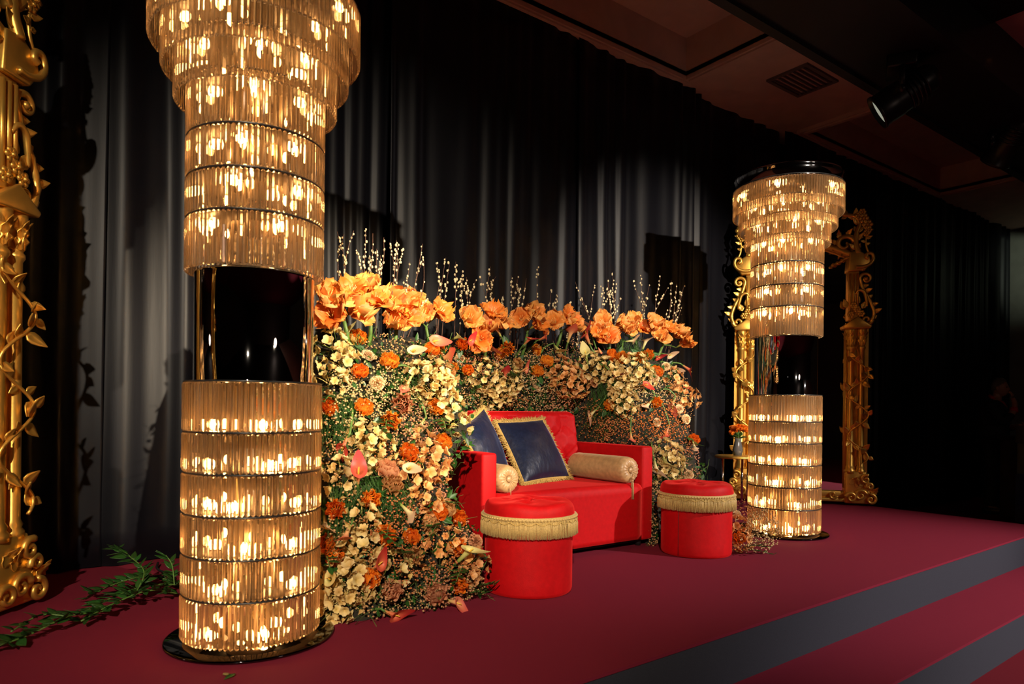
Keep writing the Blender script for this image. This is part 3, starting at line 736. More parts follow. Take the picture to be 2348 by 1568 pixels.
# ------------------------------------------------------------------ flower hedge: body
def hedge_y(x, z):
    """front face of the planted hedge at this x and height, or None outside it"""
    if z < -.01: return None
    z = max(0., z)
    nz_ = .05 * noise.noise(V((x * 4.2, z * 4.2, 1.7))) + .025 * noise.noise(V((x * 9, z * 9, 4.0)))
    best = None
    xr = 1.82 + .19 * min(1, max(0, (z - .52) / .22))
    if .99 < x < xr:
        zt = 1.20 + .05 * (x - 1.2) + nz_
        if z < zt:
            e1 = max(0, 1 - (x - .99) / .2); e2 = max(0, (x - xr + .30) / .30); et = max(0, (z - zt + .15) / .15)
            best = 2.575 + .43 * (z / 1.2) ** 1.4 + .22 * e1 ** 2 + (.07 + .27 * min(1, max(0, (z - .22) / .25))) * e2 ** 2 + .15 * et ** 2 + nz_
    if 1.9 < x < 3.6:
        zt = 1.24 + .06 * (x - 2.2) + nz_
        if z < zt:
            et = max(0, (z - zt + .14) / .14)
            y = 3.765 - .10 * min(1, max(0, (z - .80) / .2)) + .13 * et ** 2 + nz_ * .8
            best = y if best is None else min(best, y)
    if 3.365 < x < 4.22:
        zt = 1.31 - .12 * max(0, (x - 3.9) / .3) + nz_
        if z < zt:
            e1 = max(0, (x - 4.0) / .22); et = max(0, (z - zt + .15) / .15); e2 = max(0, 1 - (x - 3.365) / .25) if z > .6 else 0
            y = 3.0 + .42 * (z / 1.25) ** 1.1 + .30 * e1 ** 2 + .15 * et ** 2 + .22 * e2 ** 2 + nz_
            best = y if best is None else min(best, y)
    return best
def clump_in(p): return ((p.x - 3.86) / .27) ** 2 + ((p.y - 2.62) / .20) ** 2 + ((p.z - .0) / .27) ** 2 < 1
def hit(px, py):
    d = ray(px, py); clump = px > 1655 and py > 1120
    y = 2.30
    while y < 4.02:
        p = CAM + d * (y / d.y)
        if clump:
            if clump_in(p): return p
        else:
            h = hedge_y(p.x, p.z)
            if h is not None and p.y >= h: return p
        y += .018
    return None
def topy(px):
    ks = [(740, 3.02), (900, 3.10), (960, 3.4), (1020, 3.62), (1300, 3.72), (1430, 3.66), (1600, 3.5)]
    if px <= ks[0][0]: return ks[0][1]
    for (a, b), (c, d) in zip(ks, ks[1:]):
        if px <= c: return b + (d - b) * (px - a) / (c - a)
    return ks[-1][1]
def place(px, py, out=.0):
    p = hit(px, py)
    if p is None: p = at_y(px, py, topy(px)) if not (px > 1655 and py > 1120) else at_y(px, py, 2.6)
    return p + (CAM - p).normalized() * out
def outdir(rnd=.35): return (V((-.25, -.75, .28)) + V((rr(-1, 1), rr(-.6, .6), rr(-1, 1))) * rnd).normalized()
def zone(px, py):
    if px > 1655: return 'in the small floor clump'
    if px < 985 or (px < 1145 and py > 1085):
        return ('under the brightest amaryllis' if py < 860 else 'in the pale gypsophila beside the crystal column' if py < 985 else 'level with the top of the sofa arm' if py < 1085
                else "beside the sofa arm's outer side" if py < 1220 else 'a hand above the carpet near the stool' if py < 1320 else 'at the carpet edge of the flower bank')
    if px < 1335: return 'above the tilted navy pillow' if px < 1150 else 'above the flat navy pillow'
    if py > 1000: return 'behind the stool by the small clump'
    if px >= 1470: return 'at the outer top corner of the hedge'
    return 'above the tasselled bolster' if py < 880 else 'just over the arm with the tasselled bolster'
hx = [.99 + i * (4.22 - .99) / 110 for i in range(111)]; NZ = 34
hm = MB(); idx = {}
BACK = 4.03
for i, x in enumerate(hx):
    for side in (0, 1):
        zt = 0
        zz = 1.45
        while zz > .02 and hedge_y(min(max(x, 1.0), 4.21), zz) is None: zz -= .01
        for j in range(NZ):
            z = zz * j / (NZ - 1)
            yf = hedge_y(min(max(x, 1.0), 4.21), max(0, z - .002))
            y = BACK - .02 if yf is None else min(yf + .03, BACK - .02)
            if i in (0, 110): y = max(y, 2.95)
            idx[(i, j, side)] = len(hm.v); hm.v.append((x, y if side == 0 else max(BACK, y + .01), z))
for i in range(110):
    for j in range(NZ - 1):
        hm.f.append((idx[(i, j, 0)], idx[(i + 1, j, 0)], idx[(i + 1, j + 1, 0)], idx[(i, j + 1, 0)]))
        hm.f.append((idx[(i, j, 1)], idx[(i, j + 1, 1)], idx[(i + 1, j + 1, 1)], idx[(i + 1, j, 1)]))
    hm.f.append((idx[(i, NZ - 1, 0)], idx[(i + 1, NZ - 1, 0)], idx[(i + 1, NZ - 1, 1)], idx[(i, NZ - 1, 1)]))
for i in (0, 110):
    for j in range(NZ - 1): hm.f.append((idx[(i, j, 0)], idx[(i, j + 1, 0)], idx[(i, j + 1, 1)], idx[(i, j, 1)]))
hedge = thing('flower_hedge', 'dense dark green hedge base wrapped around the red sofa and studded with flowers', 'hedge')
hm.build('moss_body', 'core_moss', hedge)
lf = MB(); lvs, lfs = leaf_vf(.05, .022, bend=-.2, cup=.3, nx=4, ny=3); sms = MB(); wsp = MB()
cnt = 0
while cnt < 3600:
    x = rr(.99, 4.22); z = rr(.0, 1.35); y = hedge_y(x, z)
    if y is None or (x > 1.88 and .5 < z < 1.0 and y < 3.6): continue
    cnt += 1
    p = V((x, y + rr(-.05, .02), z))
    if cnt % 4 == 0:
        d = outdir(.8); a = p - d * .02
        sms.tube([a, a + d * .06 + V((0, 0, .01)), a + d * rr(.08, .13) + V((rr(-.02, .02), 0, rr(-.02, .02)))], [.0014, .0012, .0008], 3)
    else:
        lf.add(lvs, lfs, frame_from(outdir(.9), rr(0, 6.3), p, rr(.5, 1.1)) @ Matrix.Rotation(rr(-1.2, -.2), 4, 'X'))
lf.build('small_leaves', 'leaf', hedge, kind='stuff'); sms.build('fine_stems', 'stem', hedge, kind='stuff')

# ------------------------------------------------------------------ petals
def petal_mb(L, W, a0, a1, cup, ruf, cf, nx=7, ny=7, tip=.6, seed=0):
    """petal leaving the axis (z) and bending outward (+y)"""
    y = z = 0; prof = []
    for j in range(nx):
        s = j / (nx - 1); prof.append((y, z)); a = a0 + (a1 - a0) * s
        y += math.sin(a) * L / (nx - 1); z += math.cos(a) * L / (nx - 1)
    mb = MB(); vs = []; cs = []; fs = []
    for j in range(nx):
        s = j / (nx - 1); w_ = W * .5 * max(.10, math.sin(PI * min(1, s * .5 + .5 * s ** 2 * .0 + .06) ) if tip > .9 else math.sin(PI * (s * .86 + .08)) ** tip)
        a = a0 + (a1 - a0) * s; ny_, nz_ = -math.cos(a), math.sin(a)
        for i in range(ny):
            t = -1 + 2 * i / (ny - 1)
            h = cup * w_ * t * t + ruf * s * s * math.sin(t * 9 + seed * 2 + s * 5) * abs(t) ** .7 + ruf * .5 * s ** 3 * math.cos(t * 13 + seed)
            vs.append((w_ * t, prof[j][0] + ny_ * h, prof[j][1] + nz_ * h)); cs.append(cf(s, t))
    for j in range(nx - 1):
        for i in range(ny - 1): fs.append((j * ny + i, j * ny + i + 1, (j + 1) * ny + i + 1, (j + 1) * ny + i))
    mb.add(vs, fs, None, cs); return mb
def lerp(a, b, t): t = max(0, min(1, t)); return tuple(a[i] + (b[i] - a[i]) * t for i in range(3))
# amaryllis
AC = [((.80, .15, .008), (.88, .21, .012), (.95, .50, .13)), ((.76, .09, .003), (.86, .155, .007), (.92, .36, .06))]
am_pet = []
for k in range(4):
    c0, c1, c2 = AC[k % 2]
    am_pet.append(petal_mb(.110, .104, R(8), R(74 + 16 * k), .16, .024, lambda s, t: lerp(lerp(c0, c1, s * 1.6), c2, s * .40 + abs(t) ** 3 * .65), 9, 11, .60, k).mesh('petal', 'amaryllis'))
am_thr = MB(); am_thr.lathe([(.004, -.035), (.007, -.01), (.013, .012), (.02, .03)], 10); am_thr.c = [(.62, .22, .03) if v[2] > -.01 else (.30, .30, .05) for v in am_thr.v]
am_thr = am_thr.mesh('bloom', 'amaryllis')
am_sta = MB()
for k in range(6):
    a = k * PI / 3; am_sta.tube([(0, 0, .005), (.008 * math.cos(a), .008 * math.sin(a), .04), (.016 * math.cos(a) + .006, .016 * math.sin(a), .075)], [.0012, .001, .0014], 4)
am_sta = am_sta.mesh('stamens', 'yellowish')
def amaryllis(heads, root, sc, lab):
    """heads: pixel centres; root: pixel where the stalk enters the hedge"""
    cx = sum(h[0] for h in heads) / len(heads)
    yb = topy(cx) - .04
    hp = [at_y(h[0], h[1], yb + (h[2] if len(h) > 2 else 0)) for h in heads]
    rt = at_y(root[0], root[1], yb + .06)
    t = thing('amaryllis', lab, 'flower', tuple(rt), group='amaryllis stalks along the top of the hedge')
    mid = sum(hp, V()) / len(hp); nd = rt + (mid - rt) * .62
    MB().tube([V(), (nd - rt) * .5 + V((.004, 0, 0)), nd - rt], [.011, .0105, .009], 8).build('stalk', 'stem', t)
    for i, p in enumerate(hp):
        d = (p - nd).normalized() * .55 + V((-.2, -.75, .15)) + V((rr(-.4, .4), rr(-.2, .2), rr(-.3, .4)))
        d.normalize(); base = p - d * .045 * sc
        MB().tube([nd - rt, (nd - rt) * .5 + (base - d * .03 - rt) * .5 + V((0, 0, .006)), base - d * .032 * sc - rt], .0045, 6).build('pedicel', 'stem', t)
        b = obj('bloom', am_thr, t, M=frame_from(d, rr(0, 6), base - rt, sc))
        for k in range(6):
            obj('petal', am_pet[(k * 2 + i) % 4 if k % 2 else (k + i) % 4], b, M=Matrix.Rotation(k * PI / 3 + rr(-.08, .08), 4, 'Z') @ Matrix.Translation((0, .006 if k % 2 else .009, .010)) @ Matrix.Rotation(rr(-.1, .22), 4, 'X') @ Matrix.Scale(rr(.92, 1.08), 4))
        obj('stamens', am_sta, b)
BL_ = 'amaryllis stalk with ruffled %s blooms %s'
amaryllis([(770, 690), (806, 668), (818, 712), (760, 722), (752, 678)], (800, 800), 1.0, BL_ % ('pale orange', 'beside the crystal column, with the brightest lit heads'))
amaryllis([(846, 655), (862, 690)], (845, 800), .85, BL_ % ('deep orange', 'rising behind the palest cluster'))
amaryllis([(898, 690), (930, 700), (905, 738), (932, 722)], (900, 810), 1.02, BL_ % ('wide pale orange', 'above a cloud of tan gypsophila'))
amaryllis([(968, 722), (1008, 715), (938, 690)], (985, 815), 1.0, BL_ % ('orange', 'nearest the pale green calla lilies'))
amaryllis([(1078, 730), (1130, 716), (1118, 752), (1102, 778), (1150, 740)], (1110, 830), 1.02, BL_ % ('drooping orange', 'with one head hanging low'))
amaryllis([(1195, 732), (1235, 742), (1222, 720)], (1196, 820), 1.05, BL_ % ('orange', 'on a thick bare stalk above the sofa'))
amaryllis([(1272, 738), (1302, 728), (1312, 744)], (1275, 800), 1.02, BL_ % ('frilled orange', 'beside two red callas'))
amaryllis([(1382, 740), (1395, 772), (1424, 746), (1372, 762)], (1400, 830), 1.05, BL_ % ('saturated orange', 'over the cream blossoms'))
amaryllis([(1452, 738), (1470, 752), (1440, 755)], (1462, 830), .92, BL_ % ('narrow half open orange', 'with red tips'))
amaryllis([(1500, 742), (1528, 752), (1555, 765), (1570, 785), (1512, 770)], (1500, 835), 1.02, BL_ % ('orange', 'at the outer end of the hedge, arching over'))

# roses / ranunculus
def rose_parts(c_out, c_in, nm):
    outer = petal_mb(.040, .046, R(62), R(-28), -.30, .0012, lambda s, t: lerp(c_in, c_out, s), 6, 6, .5, 1).mesh('petal', 'petal')
    h = MB(); rn = random.Random(3)
    for lay, (r, L, n, a) in enumerate(((.002, .030, 3, 14), (.005, .031, 4, 22), (.008, .032, 5, 30), (.011, .033, 6, 40))):
        for k in range(n):
            pb = petal_mb(L, .026, R(a), R(-34 + lay * 3), -.50, .001, lambda s, t: lerp(c_in, c_out, s * .7 + lay * .08), 5, 5, .5, k)
            h.add(pb.v, pb.f, Matrix.Rotation(2 * PI * (k + lay * .37) / n, 4, 'Z') @ Matrix.Translation((0, r, 0)), pb.c)
    heart = h.mesh('heart', 'petal')
    return outer, heart
RO = {'orange': rose_parts((.90, .36, .03), (.86, .22, .01), 'o'), 'deep orange': rose_parts((.88, .25, .015), (.80, .13, .006), 'd'), 'beige': rose_parts((.70, .42, .18), (.62, .28, .08), 'b'), 'pale peach': rose_parts((.78, .42, .22), (.72, .30, .14), 'p')}
calyx = MB().lathe([(.002, -.03), (.003, -.01), (.012, -.002), (.017, .006)], 8).mesh('calyx', 'stem')
rleaf = thick_leaf('leaf', .06, .032, 'leaf', .0008, bend=-.15, cup=.3)
def rose(px, py, kind, sc=1.0):
    p = place(px, py, .06); d = outdir(.4)
    t = thing('ranunculus', '%s ranunculus bloom %s' % (kind, zone(px, py)), 'flower', M=frame_from(d, rr(0, 6), p - d * .008, sc * 1.18), group='%s ranunculus %s' % (kind, zone(px, py)))
    ou, he = RO[kind]
    obj('heart', he, t); obj('calyx', calyx, t)
    for k in range(7): obj('petal', ou, t, M=Matrix.Rotation(k * 2 * PI / 7 + .2, 4, 'Z') @ Matrix.Translation((0, .008, -.002)) @ Matrix.Rotation(rr(-.10, .10), 4, 'X'))
    if random.random() < .45: obj('leaf', rleaf, t, M=Matrix.Rotation(rr(0, 6), 4, 'Z') @ Matrix.Translation((0, .012, -.012)))
for i, (x, y) in enumerate([(820, 776), (893, 830), (825, 853), (833, 935), (1001, 934), (990, 803), (1004, 800), (1037, 845), (1073, 850), (1144, 812), (1164, 799), (1060, 789), (1232, 852), (1229, 803), (752, 934), (895, 964), (1015, 1014), (936, 1039), (850, 1145), (770, 1168), (882, 1229), (943, 1232), (748, 1246), (849, 1325), (1050, 1189), (1004, 1175), (1050, 1253), (1054, 1341), (1253, 830), (1401, 815), (1425, 820), (1467, 818), (1505, 853), (1506, 923), (1396, 930), (1591, 1008), (1487, 813), (1694, 1235), (768, 1275)]):
    near = x < 1100
    rose(x, y, 'deep orange' if (i % 3 == 2 or y > 1160) else 'orange', rr(.92, 1.12) * (1.0 if near else 1.05))
for (x, y) in [(984, 1203), (950, 1275), (899, 1112), (1022, 1166), (1186, 834)]: rose(x, y, 'beige', rr(.95, 1.15))
for (x, y) in [(898, 1352), (1002, 1364), (922, 925), (1129, 1366), (886, 1080)]: rose(x, y, 'pale peach', rr(1.0, 1.25))

# carnations
def carn(c0, c1):
    mb = MB()
    for lay in range(5):
        n = 5 + lay * 3
        for k in range(n):
            pb = petal_mb(.036, .026, R(4 + lay * 9), R(12 + lay * 24), .25, .0045, lambda s, t: lerp(c1, c0, s), 5, 6, .45, k + lay)
            mb.add(pb.v, pb.f, Matrix.Rotation(2 * PI * (k + .4 * lay) / n, 4, 'Z') @ Matrix.Translation((0, .002, -.012)), pb.c)
    return mb.mesh('ruffled_head', 'petal')
CA = {'cream peach': carn((.82, .60, .34), (.74, .38, .16)), 'dusky peach': carn((.62, .30, .13), (.55, .20, .07))}
def carnation(px, py, kind, sc=1.0):
    p = place(px, py, .05); d = outdir(.35)
    t = thing('carnation', '%s ruffled carnation %s' % (kind, zone(px, py)), 'flower', M=frame_from(d, rr(0, 6), p - d * .01, sc), group='%s carnations %s' % (kind, zone(px, py)))
    obj('ruffled_head', CA[kind], t); MB().lathe([(.003, -.05), (.006, -.04), (.009, -.02), (.008, -.008)], 8).build('calyx', 'stem', t)
for (x, y) in [(845, 812), (864, 878), (1054, 820), (1231, 887), (1508, 968), (1575, 960), (1558, 937), (1501, 866), (1579, 1087), (1527, 840), (1022, 1160), (1690, 1180), (1002, 1362)]: carnation(x, y, 'cream peach', rr(.95, 1.15))
for (x, y) in [(1301, 828), (1363, 878), (1446, 816), (920, 930), (1090, 1240)]: carnation(x, y, 'dusky peach', rr(.9, 1.1))

# calla lilies
def spathe(cs):
    cb_, cm, cl = cs; mb = MB()
    def fn(u, v):
        th = (u - .5) * 2 * PI * 1.06; back = .5 + .5 * math.cos(th); e = max(0, (v - .55) / .45)
        r = .0068 + .003 * v + .012 * v * v + .017 * e ** 2
        z = .108 * v * (1 - .34 * (1 - back) * v ** 2) + .040 * v ** 6 * back ** 5
        sp = .0022 * (abs(th) / PI) * (1 if th > 0 else -1)
        fl = .026 * e ** 2.5 * back ** 3; sx = 1 - .30 * v ** 6 * back ** 6
        return ((r + sp) * math.sin(th) * sx, (r + sp) * math.cos(th) + fl, z - .012 * e ** 3 * (1 - back))
    def cf(u, v):
        back = .5 + .5 * math.cos((u - .5) * 2 * PI)
        c = lerp(cb_, cm, v * 2.2)
        return lerp(c, cl, (v - .55) / .4 * (.6 + .4 * back))
    mb.grid(19, 11, fn, cf=cf); return mb.mesh('spathe', 'calla')
SP = {'pale cream': spathe(((.30, .36, .06), (.80, .68, .34), (.84, .56, .36))), 'yellow green': spathe(((.26, .34, .05), (.70, .66, .22), (.74, .62, .26))), 'coral': spathe(((.42, .42, .10), (.80, .42, .18), (.72, .10, .07))), 'deep red': spathe(((.45, .28, .08), (.70, .18, .08), (.55, .025, .03)))}
spx = MB().tube([(0, 0, .03), (0, .001, .06), (0, .003, .092)], [.004, .0042, .002], 8).mesh('spadix', 'spadix')
def calla(m, b, kind, stem=None, sc=1.0, spin=None):
    pb = place(b[0], b[1], .055); dd = (pb - CAM).dot(FW)
    pm = at_depth(m[0], m[1], dd - rr(.02, .05)); d = (pm - pb)
    ln = d.length; d.normalize()
    s = max(.75, min(1.35, ln / .115)) * sc
    if ln < .06: d = (outdir(.2) * .8 + d * .6).normalized()
    t = thing('calla_lily', '%s calla lily %s' % (kind, zone(*m)), 'flower', tuple(pb), group='%s calla lilies %s' % (kind, zone(*m)))
    # the long lip turned toward the hall's back or to the side
    q = frame_from(d, rr(0, 6.3) if spin is None else spin, (0, 0, 0), s)
    so = obj('spathe', SP[kind], t, M=q); obj('spadix', spx, so)
    if stem:
        e = place(stem[0], stem[1], .03) - pb
    else: e = -d * .10 + V((rr(-.03, .03), .09, -.09))
    pts = spline([V(), -d * .03 * s, e * .55 - d * .03, e], 6)
    MB().tube([V() + d * .01] + pts[1:], [.0062 * s] * 3 + [.0052] * (len(pts) - 3), 7).build('stem', 'stem', t)
for a in [((795, 747), (799, 782), 'yellow green', (803, 815)), ((948, 797), (938, 815), 'pale cream'), ((1012, 776), (975, 790), 'coral', (934, 811)), ((1060, 768), (1035, 779), 'yellow green', (1010, 820)),
          ((1045, 812), (1000, 827), 'coral', (985, 838)), ((1142, 796), (1108, 806), 'coral', (1063, 831)), ((1085, 778), (1062, 790), 'deep red'), ((1130, 738), (1148, 770), 'coral', (1151, 800)),
          ((1036, 884), (1018, 846), 'pale cream', (1014, 838)), ((926, 893), (944, 862), 'coral', (905, 840)), ((1161, 842), (1158, 876), 'deep red', (1120, 884)), ((1213, 842), (1190, 854), 'coral', (1180, 862)), ((1222, 770), (1202, 790), 'deep red'),
          ((780, 1040), (798, 1000), 'deep red', (805, 925)), ((824, 1062), (820, 1108), 'deep red'), ((958, 985), (972, 962), 'pale cream', (952, 916)), ((945, 1072), (930, 1082), 'pale cream'), ((953, 1192), (920, 1158), 'pale cream', (890, 1142)),
          ((788, 1238), (803, 1205), 'coral', (803, 1172)), ((884, 1284), (852, 1306), 'deep red'), ((925, 1418), (880, 1400), 'deep red'), ((1060, 1385), (1025, 1376), 'coral'), ((1092, 1248), (1052, 1286), 'yellow green'), ((746, 1215), (744, 1180), 'pale cream'),
          ((1258, 768), (1235, 780), 'deep red'), ((1284, 806), (1272, 792), 'yellow green', (1240, 810)), ((1314, 748), (1302, 785), 'coral', (1296, 815)), ((1338, 752), (1352, 788), 'deep red', (1370, 815)), ((1350, 736), (1357, 765), 'pale cream', (1368, 800)), ((1340, 795), (1346, 828), 'yellow green', (1325, 850)),
          ((1385, 806), (1358, 806), 'coral', (1400, 850)), ((1462, 780), (1435, 783), 'pale cream', (1440, 830)), ((1486, 770), (1474, 800), 'pale cream', (1460, 835)), ((1512, 820), (1494, 814), 'deep red'), ((1540, 815), (1522, 812), 'pale cream'), ((1556, 852), (1538, 838), 'pale cream', (1515, 830)),
          ((1592, 856), (1566, 838), 'deep red', (1540, 835)), ((1568, 894), (1552, 862), 'coral', (1530, 832)), ((1424, 866), (1398, 848), 'coral', (1380, 820)), ((1346, 960), (1368, 938), 'pale cream', (1390, 905)), ((1476, 938), (1494, 918), 'pale cream', (1496, 900)), ((1540, 944), (1546, 914), 'coral', (1520, 892)),
          ((1448, 1014), (1446, 990), 'coral', (1452, 918)), ((1524, 1008), (1532, 978), 'deep red', (1505, 905)), ((1480, 888), (1468, 884), 'deep red'), ((1594, 1030), (1588, 1012), 'pale cream'), ((1508, 1090), (1500, 1054), 'pale cream', (1494, 1015)), ((1534, 1075), (1518, 1042), 'yellow green', (1512, 1020)), ((742, 1330), (765, 1330), 'yellow green')]:
    calla(*a)

# hydrangea-like blossom clusters
def floret(c0, c1, n=5, L=.019, W=.019):
    mb = MB()
    for k in range(n):
        pb = petal_mb(L, W, R(40), R(80), .25, .0025, lambda s, t: lerp(c0, c1, s), 4, 4, .55, k)
        mb.add(pb.v, pb.f, Matrix.Rotation(2 * PI * k / n, 4, 'Z') @ Matrix.Translation((0, .001, 0)), pb.c)
    return mb.mesh('floret', 'petal')
FL = {'cream': [floret((.64, .44, .12), (.84, .66, .30)), floret((.68, .48, .14), (.86, .70, .35), 4, .021, .021), floret((.60, .38, .10), (.80, .57, .23), 6, .018, .014)],
      'peach': [floret((.66, .28, .07), (.84, .46, .18)), floret((.70, .30, .07), (.86, .52, .22), 4, .021, .021), floret((.66, .25, .05), (.80, .40, .13), 6, .018, .014)]}
def cluster(px, py, r, kind):
    p = place(px, py, .03); dd = (p - CAM).dot(FW); rad = r * dd / FPX
    sz = 'large' if r > 33 else 'small' if r < 25 else 'medium'
    t = thing('blossom_cluster', '%s %s blossom cluster %s' % (sz, kind, zone(px, py)), 'flower', tuple(p), group='%s %s blossom clusters %s' % (sz, kind, zone(px, py)))
    rad *= 1.15; n = max(9, min(38, int((rad / .0205) ** 2 * 1.3))); ax = V((-.35, -.85, .2)).normalized()
    st_ = MB()
    for k in range(n):
        q = (k + .5) / n; th = k * 2.399 + rr(-.2, .2); ph = math.acos(1 - 1.15 * q)
        v = V((math.sin(ph) * math.cos(th), math.sin(ph) * math.sin(th), math.cos(ph) * .62))
        w_ = ax.to_track_quat('Z', 'Y') @ v
        pos = w_ * rad * rr(.85, 1.12)
        obj('floret', random.choice(FL[kind]), t, M=frame_from((w_.normalized() + V((rr(-.4, .4), rr(-.4, .4), rr(-.4, .4)))), rr(0, 6), pos, rr(1.15, 1.7)))
        if k % 3 == 0: st_.tube([-ax * rad * .5, pos * .5 - ax * rad * .1, pos * .97], .0012, 4)
    st_.build('flower_stalks', 'yellowish', t)
for (x, y, r) in [(765, 800, 36), (785, 838, 36), (757, 878, 30), (960, 872, 34), (993, 872, 40), (1003, 905, 36), (1028, 938, 32), (1046, 972, 24), (1105, 862, 32), (1140, 884, 28), (1122, 915, 24), (1170, 872, 24), (838, 1014, 36), (862, 1040, 36), (840, 1058, 26), (781, 1086, 30), (784, 1116, 24), (831, 1190, 30), (845, 1230, 34), (848, 1262, 26), (802, 1262, 36), (774, 1305, 38), (805, 1328, 42), (791, 1370, 42), (760, 1398, 38), (822, 1352, 26), (748, 1436, 26), (906, 1307, 30), (745, 1345, 30), (1357, 846, 28), (1388, 846, 25), (1453, 850, 32), (1415, 872, 26), (1422, 893, 22), (1429, 922, 26), (1440, 942, 18), (1477, 868, 22), (1529, 1040, 26), (1539, 1068, 25), (1526, 1092, 20), (1160, 902, 20), (818, 985, 22)]:
    cluster(x, y, r, 'cream')
for (x, y, r) in [(984, 1052, 32), (1003, 1080, 22), (941, 1104, 32), (963, 1142, 30), (991, 1165, 20), (1084, 1293, 28), (1031, 1243, 24), (966, 1018, 24), (990, 1268, 26), (1281, 853, 28), (1298, 873, 34), (1322, 880, 26), (1560, 905, 24), (1588, 914, 16), (1539, 868, 20), (1692, 1212, 22), (1702, 1240, 18), (1070, 1320, 18), (1015, 860, 18), (975, 1085, 22)]:
    cluster(x, y, r, 'peach')

# gypsophila clouds
ICO = []
_b = bmesh.new(); bmesh.ops.create_icosphere(_b, subdivisions=1, radius=1); _b.verts.ensure_lookup_table()
ICO = ([tuple(v.co) for v in _b.verts], [tuple(v.index for v in f.verts) for f in _b.faces]); _b.free()
GN = {'cream': 'gyp_cream', 'tan': 'gyp_tan', 'dusty pink': 'gyp_pink', 'rust': 'gyp_rust', 'orange': 'gyp_orange'}
def gyp(px, py, rx, ry, kind):
    n = int(PI * rx * ry / (48 if px < 1000 else 24)); b = MB(); s_ = MB(); c0 = place(px, py)
    for k in range(n):
        a = rr(0, 6.283); q = math.sqrt(rr(0, 1)) * rr(.9, 1.12); x = px + rx * q * math.cos(a); y = py + ry * q * math.sin(a)
        p = hit(x, y)
        if p is None:
            if q < .75: p = at_y(x, y, topy(x) + .05)
            else: continue
        o = rr(0, 1) ** 1.4 * .085; p = p + (CAM - p).normalized() * o + V((rr(-.01, .01), 0, rr(-.01, .01)))
        if p.z < .006: p.z = .006 + rr(0, .02)
        r = rr(.0034, .0062) * (.92 if px < 1000 else 1.08); Mx = Matrix.Translation(p - c0) @ Matrix.Rotation(rr(0, 3), 4, 'X') @ Matrix.Diagonal((r, r, r * rr(.6, 1), 1))
        b.add(ICO[0], ICO[1], Mx)
        if k % 4 == 0:
            e = p - c0; s_.tube([e, e + V((rr(-.03, .03), .04, -.03)), e + V((rr(-.04, .04), .08, -.05))], .0007, 3)
    t = thing('gypsophila', '%s gypsophila cloud %s' % (kind, zone(px, py)), 'flower', tuple(c0), group='%s gypsophila %s' % (kind, zone(px, py)))
    b.build('tiny_blossoms', GN[kind], t, kind='stuff'); s_.build('hair_stems', 'stem', t, kind='stuff')
for a in [(850, 868, 75, 55, 'cream'), (820, 930, 65, 48, 'cream'), (905, 905, 60, 50, 'cream'), (880, 790, 45, 38, 'tan'), (925, 815, 55, 42, 'tan'), (790, 880, 40, 40, 'cream'), (880, 950, 60, 40, 'cream'), (770, 1000, 36, 48, 'tan'), (955, 935, 40, 50, 'tan'), (760, 940, 30, 30, 'cream'),
          (960, 965, 60, 48, 'dusty pink'), (985, 1015, 48, 50, 'dusty pink'), (915, 1005, 50, 40, 'tan'), (765, 1070, 32, 40, 'tan'), (890, 1185, 65, 55, 'rust'), (955, 1215, 70, 50, 'rust'), (975, 1135, 42, 48, 'dusty pink'), (895, 1280, 65, 45, 'rust'), (975, 1320, 70, 45, 'rust'), (955, 1385, 75, 36, 'tan'), (1030, 1350, 60, 40, 'dusty pink'), (1075, 1210, 40, 40, 'dusty pink'), (825, 1165, 48, 48, 'tan'), (1060, 1285, 40, 40, 'rust'), (865, 1370, 50, 48, 'tan'), (770, 1200, 40, 40, 'tan'), (1020, 1090, 30, 50, 'dusty pink'), (1090, 1350, 40, 30, 'tan'), (900, 1050, 40, 40, 'rust'), (930, 1160, 36, 30, 'rust'),
          (1060, 806, 58, 34, 'rust'), (1110, 826, 58, 34, 'dusty pink'), (1190, 835, 56, 44, 'cream'), (1250, 812, 48, 34, 'tan'), (1305, 805, 48, 34, 'dusty pink'), (1335, 775, 36, 40, 'tan'), (1100, 890, 48, 38, 'tan'), (1080, 925, 40, 28, 'tan'), (1200, 892, 56, 44, 'cream'), (1252, 905, 56, 44, 'tan'), (1300, 922, 50, 38, 'dusty pink'), (1185, 930, 40, 26, 'rust'), (1335, 940, 46, 38, 'rust'), (1350, 990, 60, 36, 'rust'), (1420, 995, 56, 38, 'rust'), (1480, 968, 56, 46, 'orange'), (1535, 965, 48, 46, 'orange'), (1480, 900, 48, 38, 'cream'), (1440, 885, 30, 30, 'tan'), (1550, 890, 38, 48, 'tan'), (1578, 935, 26, 38, 'tan'), (1560, 1010, 38, 48, 'rust'), (1580, 1062, 32, 48, 'dusty pink'), (1515, 1045, 40, 48, 'tan'), (1385, 960, 46, 34, 'rust'), (1250, 950, 50, 22, 'dusty pink'), (1020, 830, 40, 36, 'tan'), (1500, 1150, 20, 60, 'tan'), (1498, 1225, 14, 36, 'tan'), (1550, 1090, 50, 22, 'tan'),
          (1752, 1212, 40, 44, 'cream'), (1700, 1165, 30, 26, 'rust'), (1690, 1235, 26, 34, 'orange'), (1735, 1245, 44, 22, 'cream')]:
    gyp(*a)

